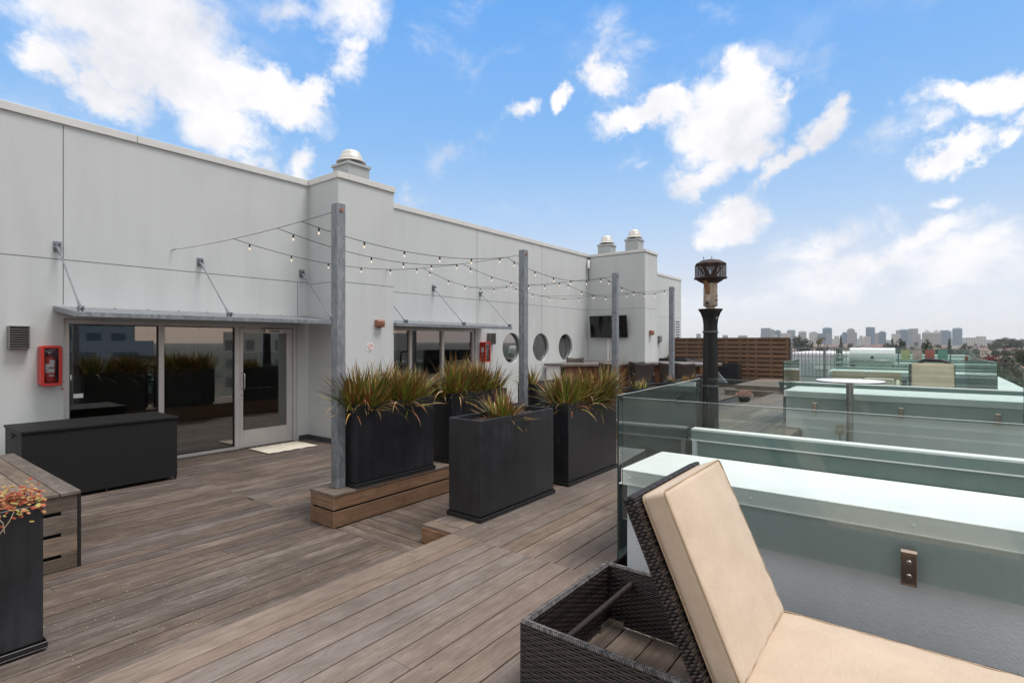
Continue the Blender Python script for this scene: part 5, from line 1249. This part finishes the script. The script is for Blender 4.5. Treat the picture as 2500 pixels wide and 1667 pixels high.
# wicker chairs at the bar
def chair(loc, rz, label):
    t = thing('wicker_chair', label, 'chair', (0, 0, 0), 0, 'brown wicker chairs at the bar')
    w = .27
    m = MB(); nx, nz = 10, 10; V = []
    for j in range(nz+1):
        for i in range(nx+1):
            a = -1 + 2*i/nx; f = j/nz; V.append((-.26 - .10*f*f + .05*a*a*(1-f*.3), a*(w + .03*f), .44 + .63*f + .035*(1-math.cos(a*2.2))*f*.6 - .02*f))
    m.add(V, [(j*(nx+1)+i, j*(nx+1)+i+1, (j+1)*(nx+1)+i+1, (j+1)*(nx+1)+i) for j in range(nz) for i in range(nx)]); b = m.build('backrest', M['chairw'], t, smooth=60); so = b.modifiers.new('s', 'SOLIDIFY'); so.thickness = .03
    m = MB(); m.box((-.27, -w, .40), (.24, w, .46)); m.build('seat', M['chairw'], t, bevel=.02)
    for s in (-1, 1):
        m = MB(); m.tube([(-.28, s*w, .70), (-.1, s*(w+.03), .74), (.12, s*(w+.03), .72), (.22, s*(w+.02), .60), (.22, s*w, .42)], .024, 8); m.build('arm', M['chairw'], t, smooth=60)
        m = MB(); V = [(-.27, s*w, .44), (.21, s*w, .44), (.19, s*(w+.02), .62), (.10, s*(w+.03), .70), (-.26, s*w, .69)]; m.add(V, [(0,1,2,3,4)]); q = m.build('side_panel', M['chairw'], t); so = q.modifiers.new('s', 'SOLIDIFY'); so.thickness = .015
    for sx in (-.24, .21):
        for sy in (-1, 1): m = MB(); m.box((sx-.02, sy*w-.02, 0.002), (sx+.02, sy*w+.02, .40)); m.build('leg', M['chairw'], t)
    t.location = loc; t.rotation_euler = (0, 0, rz); return t
ch = chair((15.85, 6.03, UP), R(4), 'brown wicker bar chair with its back square to the view, in the middle')
dup(ch, (15.70, 5.42, UP), R(-4), 'brown wicker bar chair at the right end, beside the farthest post')
dup(ch, (15.20, 6.66, UP), R(30), 'brown wicker bar chair turned sideways, showing a pale curved back')
dup(ch, (15.95, 7.0, UP), R(-12), 'brown wicker bar chair tucked in behind the turned chair')
dup(ch, (14.60, 7.45, UP), R(20), 'leftmost brown wicker bar chair, partly behind the third post')
dup(ch, (18.6, 6.35, UP), R(180), 'wicker chair facing back across the bar counter')
dup(ch, (14.9, 8.9, .27), R(200), 'wicker chair behind the left part of the bar counter')
planter(19.6, 20.7, 6.95, 7.95, UP, 1.24, 'dark planter with a spiky shrub beyond the bar counter')
flax(20.1, 7.75, 1.18, 120, .15, .42, .15, .12, 'small spiky green shrub beyond the bar counter', .8, .05, .6)
planter(23.3, 23.9, 6.05, 7.75, UP, .96, 'black planter standing against the brown slat fence')
flax(23.6, 6.8, .94, 140, .08, .18, .7, .14, 'low dry tuft along the black planter by the slat fence', 1.3, .5)
def shaped(name, label, cat, c, parts):
    t = thing(name, label, cat, c); return t
t = thing('flower_bowl', 'low dark bowl of pink sedum flowers on the lower deck', 'flower pot', (17.7, 4.4, 0))
m = MB(); m.lathe([(.12, .003), (.15, .02), (.19, .13), (.18, .135), (.15, .10), (.001, .10)], (17.7, 4.4, 0), 20); m.build('bowl', M['black'], t, smooth=40)
m = MB()
for k in range(420):
    a = random.random()*6.28; q = random.random() ** .5; r_ = .27*q; rosette(m, (17.7+r_*math.cos(a), 4.4+r_*math.sin(a), .13+.20*math.sqrt(max(0, 1-q*q))*random.uniform(.6, 1)+.02), random.uniform(.018, .032), random.random())
mm3, tt = new_mat('pink_grey_bloom'); rn = tt.new('ShaderNodeAttribute', attribute_name='rnd').outputs['Fac']; pbsdf(tt, tt.ramp(rn, [(0, (.16, .17, .08)), (.4, (.34, .24, .16)), (.7, (.58, .27, .27)), (1, (.66, .42, .38))]), .8); m.build('blooms', mm3, t)
t = thing('square_pot', 'grey tapered square pot with yellow green leaves by the far step', 'flower pot', (19.5, 3.5, UP))
m = MB(); V = [(-.15, -.15, .003), (.15, -.15, .003), (.15, .15, .003), (-.15, .15, .003), (-.24, -.24, .40), (.24, -.24, .40), (.24, .24, .40), (-.24, .24, .40), (-.21, -.21, .40), (.21, -.21, .40), (.21, .21, .40), (-.21, .21, .40), (-.20, -.20, .34), (.20, -.20, .34), (.20, .20, .34), (-.20, .20, .34)]
m.add([(19.5+a, 3.5+b, UP+c) for a, b, c in V], [(0,3,2,1)] + [(k, (k+1)%4, 4+(k+1)%4, 4+k) for k in range(4)] + [(4+k, 4+(k+1)%4, 8+(k+1)%4, 8+k) for k in range(4)] + [(8+k, 8+(k+1)%4, 12+(k+1)%4, 12+k) for k in range(4)] + [(12,13,14,15)]); m.build('pot', plain('blue_grey_pot', (.07, .085, .10), .6), t, bevel=.006)
m = MB()
for k in range(160): blade(m, (19.5+random.uniform(-.17,.17), 3.5+random.uniform(-.17,.17), UP+.34), random.random()*6.28, random.uniform(.1, 1), random.uniform(.06, .16), .02, .6, random.uniform(.2, .5), 3)
m.build('foliage', M['flax'], t)
t = thing('folded_cover', 'grey folded cover leaning beside the black planter by the slat fence', 'cover', (22.6, 6.3, UP))
m = MB(); m.add([(22.7, 6.95, UP+.02), (22.7, 6.35, UP+.02), (22.80, 6.5, UP+.26), (22.85, 6.85, UP+.62), (22.85, 6.97, UP+.60), (23.0, 6.95, UP+.02), (23.0, 6.35, UP+.02)], [(0,1,2,3,4), (5,4,3), (5,3,2,6), (1,6,2), (0,4,5)]); m.build('cloth', plain('grey_cloth', (.12, .135, .155), .8), t)
t = thing('small_crate', 'small brown slatted crate at the end of the bar counter', 'crate', (19.2, 6.2, UP))
m = MB()
for k in range(4): m.box((19.0, 6.05, UP+.02+k*.19), (19.3, 6.35, UP+.16+k*.19), 1)
m.build('slat', M['oiled'], t); m = MB(); m.box((19.02, 6.07, UP+.003), (19.28, 6.33, UP+.72)); m.build('inner_shell', M['black'], t)
# ================================================================== GROUND, CITY, NEIGHBOURHOOD
GZ = -16
m = MB(); N = 60; S_ = 7400
def gcoord(i): s = -1 + 2*i/N; return math.copysign(abs(s) ** 2.2, s) * S_
m.add([(gcoord(i), gcoord(j), GZ) for j in range(N+1) for i in range(N+1)], [(j*(N+1)+i, j*(N+1)+i+1, (j+1)*(N+1)+i+1, (j+1)*(N+1)+i) for j in range(N) for i in range(N)])
gm_, tt = new_mat('city_ground'); tc = tt.new('ShaderNodeTexCoord').outputs['Object']
f = tt.noise(tc, .02, 6, .7); f2 = tt.new('ShaderNodeTexVoronoi', i={'Vector': tc, 'Scale': .05}).outputs['Color']
c_ = tt.ramp(f, [(.35, (.045, .055, .035)), (.5, (.10, .09, .075)), (.62, (.16, .14, .125)), (.75, (.09, .085, .08))]); c_ = tt.mix(.35, c_, f2, 'MULTIPLY'); pbsdf(tt, c_, .95)
struct(m.build('ground', gm_))
m = MB(); P_ = []; n = 90
for k in range(n+1):
    a = R(-22 + 60*k/n); d = 6300; h = 26 + 52*max(0, noise.noise(Vector((k*.11, 3.1, 0))) + .25) * (1.25 if k < 30 else .7)
    P_ += [(d*math.cos(a), d*math.sin(a), GZ), (d*math.cos(a)*1.03, d*math.sin(a)*1.03, GZ + h), (d*math.cos(a)*1.10, d*math.sin(a)*1.10, GZ)]
m.add(P_, [(3*k+j, 3*k+3+j, 3*k+4+j, 3*k+1+j) for k in range(n) for j in (0, 1)])
struct(m.build('hills', plain('far_hill', (.05, .065, .045), .95, 0, .3, .004)))
def at(px, d):           # ground direction of a photo column, d metres ahead
    u = (px - 1250) / FPX; return (d*(u*SA + CA), d*(-u*CA + SA))
def facade(name, wallc, winc, sx, sz, k=.6):
    m, t = new_mat(name); tc = t.new('ShaderNodeTexCoord').outputs['Object']; x, y, z = t.sep(tc)
    hz = t.math('ADD', x, y); fu = t.math('FRACT', t.math('DIVIDE', hz, sx)); fv = t.math('FRACT', t.math('DIVIDE', z, sz))
    w = t.math('MULTIPLY', t.math('LESS_THAN', fu, k), t.math('LESS_THAN', fv, .55))
    pbsdf(t, t.mix(w, wallc, winc), .5); return m
FAC = [facade('tower_glass_blue', (.13, .21, .29), (.05, .11, .17), 6, 4, .8), facade('tower_concrete', (.36, .33, .31), (.09, .11, .13), 7, 4, .5), facade('tower_grey', (.26, .31, .35), (.08, .12, .16), 5, 3.6, .6), facade('tower_pale', (.50, .47, .44), (.20, .20, .21), 9, 4, .4)]
TW = [(1858,1881,801,0,'grey',2),(1880,1892,804,1,'slim grey',2),(1892,1906,805.5,1,'blue grey',0),(1858,1897,816,-1,'low pale',3),(1906,1930,813,0,'wide pale',3),(1922,1941,804.5,2,'chamfer topped',2),
      (1950,1968,808,2,'chamfered pale',1),(1976,1996,810,1,'square pale',3),(1996,2009,813.5,1,'short blue',0),(2009,2030,799,2,'tall dark blue',0),(2017,2031,814,-1,'front lighter blue',2),(2037,2048,820,0,'squat pale',3),
      (2056,2068,810.6,1,'blue slab',0),(2068.5,2086,802,1,'tall pale stepped',1),(2086,2092,811,0,'thin stepped',2),(2115,2135,798.4,3,'rounded dark blue',0),(2098,2106,820,-1,'small pale domed',3),(2109,2125,821,-1,'low cream',3),(2134,2149,813,0,'plain brownish',1),
      (2146,2162,808.5,1,'spired blue grey',0),(2178,2197,815,-1,'cream block',3),(2188,2198,806,0,'narrow pale',1),(2197,2214,803.5,2,'wide blue glass',0),(2214,2225,803,1,'grey middle',2),(2224,2240,802,0,'tall cream grey',1),(2239,2247,815,0,'low side',1),
      (2253,2273,813,4,'left pyramid roofed',1),(2276,2296,813,4,'right pyramid roofed',1),(2293,2320,806,1,'broad blue glass',0),(2327,2347,800,2,'tall isolated striped',0),(2360,2386,824,-1,'low pale hospital like',3),(2385,2405,821,-1,'low pink grey',3),
      (1764,1777,818,0,'small left',2),(1802,1824,819,0,'wide low brown',1),(1700,1711,815,0,'tiny left',2)]
for i, (a, b, top, sh, nm, mt) in enumerate(TW):
    d = 2500 + (i * 137) % 500 - (350 if sh == -1 else 0); cx, cy = at((a+b)/2, d); w = (b-a)/FPX*d*.95; h = (HOR-top)/FPX*d + EYE - GZ
    ang = math.atan2(cy, cx); m = MB(); m.M = Matrix.Translation((cx, cy, GZ)) @ Matrix.Rotation(ang, 4, 'Z')
    t = thing('skyline_tower', nm + ' high-rise in the distant downtown skyline', 'tower', (cx, cy, GZ), 0, 'towers of the distant skyline')
    body = h * (.93 if sh in (1, 2) else 1); r_ = w/2
    if sh == 3: m.lathe([(r_, 0), (r_, h*.97), (r_*.9, h)], (0, 0, 0), 24); m.build('tower_body', FAC[mt], t)
    else:
        m.box((-r_*.8, -r_, 0), (r_*.8, r_, body), 2); m.build('tower_body', FAC[mt], t)
        m = MB(); m.M = Matrix.Translation((cx, cy, GZ)) @ Matrix.Rotation(ang, 4, 'Z')
        if sh == 1: m.box((-r_*.5, -r_*.62, body), (r_*.5, r_*.62, h)); m.build('penthouse', FAC[2], t)
        elif sh == 2: m.add([(sx*r_*.8*q, sy*r_*q2, z) for z, q, q2 in ((body, 1, 1), (h, .5, .6)) for sx, sy in ((-1,-1),(1,-1),(1,1),(-1,1))], [(0,1,5,4),(1,2,6,5),(2,3,7,6),(3,0,4,7),(4,5,6,7)]); m.build('sloped_crown', FAC[mt], t)
        elif sh == 4: m.add([(-r_*.8,-r_,h),(r_*.8,-r_,h),(r_*.8,r_,h),(-r_*.8,r_,h),(0,0,h+(813-804.5)/FPX*d)], [(0,1,4),(1,2,4),(2,3,4),(3,0,4)]); m.build('pyramid_roof', FAC[1], t)
# houses
kids_cache = {}
def fastdup(root, loc, rz, sc_=(1,1,1)):
    if root.name not in kids_cache: kids_cache[root.name] = [o for o in col.objects if o.parent == root]
    r = root.copy(); col.objects.link(r); r.location = loc; r.rotation_euler = (0, 0, rz); r.scale = sc_
    for ch_ in kids_cache[root.name]:
        c = ch_.copy(); col.objects.link(c); c.parent = r
    return r
def house(wc, rc, label, flat=False):
    t = thing('house', label, 'house', (0, 0, 0), 0, 'houses of the neighbourhood')
    m = MB(); m.box((-5, -7, 0), (5, 7, 5.5))
    if not flat: m.add([(-5,-7,5.5),(5,-7,5.5),(0,-7,8),(-5,7,5.5),(5,7,5.5),(0,7,8)], [(0,1,2),(3,5,4)])
    m.build('wall', facade('house_wall_%d' % len(bpy.data.materials), wc, (.06, .07, .08), 3.2, 2.8, .35), t)
    m = MB()
    if flat: m.box((-5.2, -7.2, 5.5), (5.2, 7.2, 5.9)); m.box((-2, -1, 5.9), (0, 1, 6.9))
    else:
        for s in (-1, 1): m.add([(s*5.6,-7.5,5.25),(s*5.6,7.5,5.25),(0,7.5,8.05),(0,-7.5,8.05),(s*5.6,-7.5,5.45),(s*5.6,7.5,5.45),(0,7.5,8.25),(0,-7.5,8.25)], [(0,1,2,3),(4,7,6,5),(0,4,5,1),(1,5,6,2),(0,3,7,4)])
        m.box((1.5, 2, 6.5), (2.3, 2.8, 9))
    m.build('roof', plain('house_roof_%d' % len(bpy.data.materials), rc, .85, 0, .15, .3), t); return t
HS = [house((.45,.42,.38), (.14,.11,.10), 'pale house with a dark gabled roof in the distant neighbourhood'), house((.50,.40,.30), (.22,.17,.14), 'tan house with a brown gabled roof in the distant neighbourhood'),
      house((.40,.38,.38), (.62,.62,.62), 'house with a flat white roof in the distant neighbourhood', True), house((.30,.14,.10), (.30,.29,.28), 'brick red house with a flat grey roof in the distant neighbourhood', True), house((.55,.53,.5), (.24,.10,.07), 'white house with a rusty red gabled roof in the distant neighbourhood')]
# trees
def tree_proto(kind, mat, label, seed):
    random.seed(seed); t = thing('tree' if kind != 'palm' else 'palm_tree', label, 'tree', (0, 0, 0), 0, 'trees of the neighbourhood')
    m = MB(); h = 12.0
    if kind == 'round':
        m.tube([(0,0,0),(.1,.05,3.5),(.2,0,6.5)], [.35,.26,.14], 7)
        for k in range(5): a = k*1.26; m.tube([(.1,.05,3.2+k*.5), (1.4*math.cos(a), 1.4*math.sin(a), 6), (2.6*math.cos(a), 2.6*math.sin(a), 8)], [.15,.1,.05], 5)
    else: m.tube([(0,0,0),(.2,.1,6),(.1,0,11.2)], [.35,.22,.08], 7)
    m.build('trunk', M['bark'], t); m = MB()
    cl = []
    if kind == 'round':
        for k in range(26): a = random.random()*6.28; q = random.random() ** .5; zz = random.uniform(-1, 1); cl.append((4.0*q*math.cos(a)*math.sqrt(1-zz*zz*.8), 4.0*q*math.sin(a)*math.sqrt(1-zz*zz*.8), 7.8+3.3*zz, random.uniform(1.0, 1.9)))
    elif kind == 'cone':
        for k in range(30): f_ = random.random(); a = random.random()*6.28; r_ = 2.6*(1-f_)*random.random() ** .5; cl.append((r_*math.cos(a), r_*math.sin(a), 1.5+10*f_, .45+1.1*(1-f_)))
    if kind == 'palm':
        for k in range(26):
            a = random.random()*6.28; l_ = random.uniform(-.3, 1.2); P = []; p = Vector((.1, 0, 11.2)); e_ = l_
            for j in range(6):
                P.append(p.copy()); p = p + Vector((math.cos(a)*math.cos(e_), math.sin(a)*math.cos(e_), math.sin(e_)))*.65; e_ -= .35
            s = Vector((-math.sin(a), math.cos(a), 0))
            V = []
            for j, q in enumerate(P): w_ = .45*math.sin(PI*(j+.5)/6.5); V += [q-s*w_-Vector((0,0,w_*.4)), q, q+s*w_-Vector((0,0,w_*.4))]
            m.add(V, [(3*j+i, 3*j+i+1, 3*j+i+4, 3*j+i+3) for j in range(5) for i in (0, 1)], None, random.random())
    for (x, y, z, r_) in cl:
        c = random.random()
        for k in range(34):
            d = Vector((random.gauss(0,1), random.gauss(0,1), random.gauss(0,1))).normalized(); p = Vector((x, y, z)) + d*r_*random.uniform(.6, 1.05); s = random.uniform(.22, .5)
            u = d.orthogonal().normalized(); v = d.cross(u); q = Vector((random.uniform(-.5,.5), random.uniform(-.5,.5), random.uniform(-.5,.5)))
            u = (u+q).normalized(); m.add([p-u*s-v*s*.6, p+u*s-v*s*.7, p+u*s*.8+v*s*.7, p-u*s+v*s*.5], [(0,1,2,3)], [[(0,.5)]*4], min(1, max(0, c*.7 + random.uniform(0,.3))))
    m.build('crown', mat, t); return t
TR = [tree_proto('round', M['tree'], 'dark green rounded tree in the distant neighbourhood', 1), tree_proto('round', M['treeb'], 'brownish bare looking tree in the distant neighbourhood', 2), tree_proto('cone', M['tree'], 'pointed dark conifer in the distant neighbourhood', 3),
      tree_proto('round', M['treer'], 'dark red leaved tree in the distant neighbourhood', 4), tree_proto('palm', M['tree'], 'tall palm tree in the distant neighbourhood', 5)]
random.seed(21)
usedH = set(); usedT = set()
def put(proto, px, d, s, used, sz_=None, rz=None):
    x, y = at(px, d); rz = random.random()*6.28 if rz is None else rz
    if proto.name not in used: used.add(proto.name); kids_cache[proto.name] = [o for o in col.objects if o.parent == proto]; proto.location = (x, y, GZ); proto.rotation_euler = (0, 0, rz); proto.scale = (s, s, sz_ or s); return proto
    return fastdup(proto, (x, y, GZ), rz, (s, s, sz_ or s))
for k in range(250):
    d = 150 * (14 ** random.random()) if k < 190 else 60 * (4 ** random.random()) + 60; px = random.uniform(1640, 2620)
    if k >= 190: px = random.uniform(2330, 2640)
    put(random.choice(HS), px, d, random.uniform(.8, 1.5) * (1 + d/2600), usedH, random.uniform(.7, 1.0) * (1 + d/5200))
for k in range(250):
    d = 110 * (16 ** random.random()); px = random.uniform(1640, 2620)
    if k >= 200: px = random.uniform(2330, 2640); d = 70 * (5 ** random.random()) + 40
    p = random.choices(TR, (5, 6, 1.0, .7, .5))[0]; s = random.uniform(.6, 1.05) * (1 + d/3000)
    put(p, px, d, s, usedT, s*random.uniform(.75, 1.0))
def marked(proto, px, top, d, wpx, label):
    h = (HOR-top)/FPX*d + EYE - GZ; w = wpx/FPX*d; b = {'t': 8.5, 'c': 5.5, 'p': 5}[proto[0]]; pr = TR[proto[1]]
    o = put(pr, px, d, w/b, usedT, h/12.0 if proto[0] != 't' else h/11.6); o['label'] = label; o['group'] = ''; del o['group']
for a in ((('c',2), 2318, 827, 520, 16, 'pointed conifer standing alone below the isolated striped tower'), (('c',2), 2178, 826, 600, 14, 'conifer to the right of the cream block'), (('c',2), 2053, 818, 640, 14, 'conifer under the blue slab tower'),
          (('p',4), 2004, 825, 430, 22, 'palm above the right end of the balustrade'), (('t',0), 1947, 822, 700, 30, 'dark tree at the right end of the slat fence'), (('t',0), 1965, 829, 520, 34, 'second dark tree beyond the slat fence'), (('t',0), 2451, 826, 900, 44, 'big dark tree clump on the right skyline'),
          (('t',0), 2470, 828, 920, 36, 'right half of the big dark clump on the skyline'), (('t',0), 2432, 834, 880, 30, 'left shoulder of the big dark clump on the skyline'), (('t',0), 2494, 829, 950, 30, 'dark tree touching the right edge of the photo'), (('t',0), 2262, 833, 260, 22, 'dark tree below the twin pyramid roofs'),
          (('t',3), 2408, 869, 170, 30, 'bright red leaved tree above the side glass'), (('t',3), 2428, 873, 170, 24, 'smaller red leaved tree beside the bright one'), (('t',0), 2497, 858, 240, 34, 'green tree on the right edge below the dark clump'), (('t',0), 2200, 830, 420, 26, 'dark tree behind the conifer by the cream block')): marked(*a)
# mid-rise blocks across the street behind the terraces (they are what the window panes mirror)
for (x, y, w, d, h, mt, nm) in ((-6, -120, 18, 18, 46, 1, 'pale tower across the street on the open side'), (40, -150, 20, 20, 44, 2, 'dark grey tower across the street on the open side'), (75, -95, 40, 16, 20, 3, 'long cream block across the street'), (14, -80, 34, 16, 18, 2, 'grey office block across the street'), (-60, -100, 45, 20, 20, 3, 'low cream block across the street')):
    t = thing('street_block', nm, 'building', (x, y, GZ)); m = MB(); m.box((x-w/2, y-d/2, GZ), (x+w/2, y+d/2, GZ+h), 2); m.build('wall', FAC[mt], t); m = MB(); m.box((x-w/4, y-d/4, GZ+h), (x+w/4, y+d/4, GZ+h+3)); m.build('penthouse', FAC[2], t)
# ------------------------------------------------------------------ air
m = MB(); m.box((-7600, -7600, GZ-1), (7600, 7600, 135)); hz = m.build('haze', M['paper']); hz['kind'] = 'stuff'
hm = bpy.data.materials.new('haze_air'); hm.use_nodes = True; t = NT(hm.node_tree)
pv = t.new('ShaderNodeVolumePrincipled'); pv.inputs['Color'].default_value = (.93, .96, 1.0, 1); pv.inputs['Density'].default_value = HAZE
o_ = t.new('ShaderNodeOutputMaterial'); t.t.links.new(pv.outputs[0], o_.inputs['Volume']); hz.data.materials.clear(); hz.data.materials.append(hm)
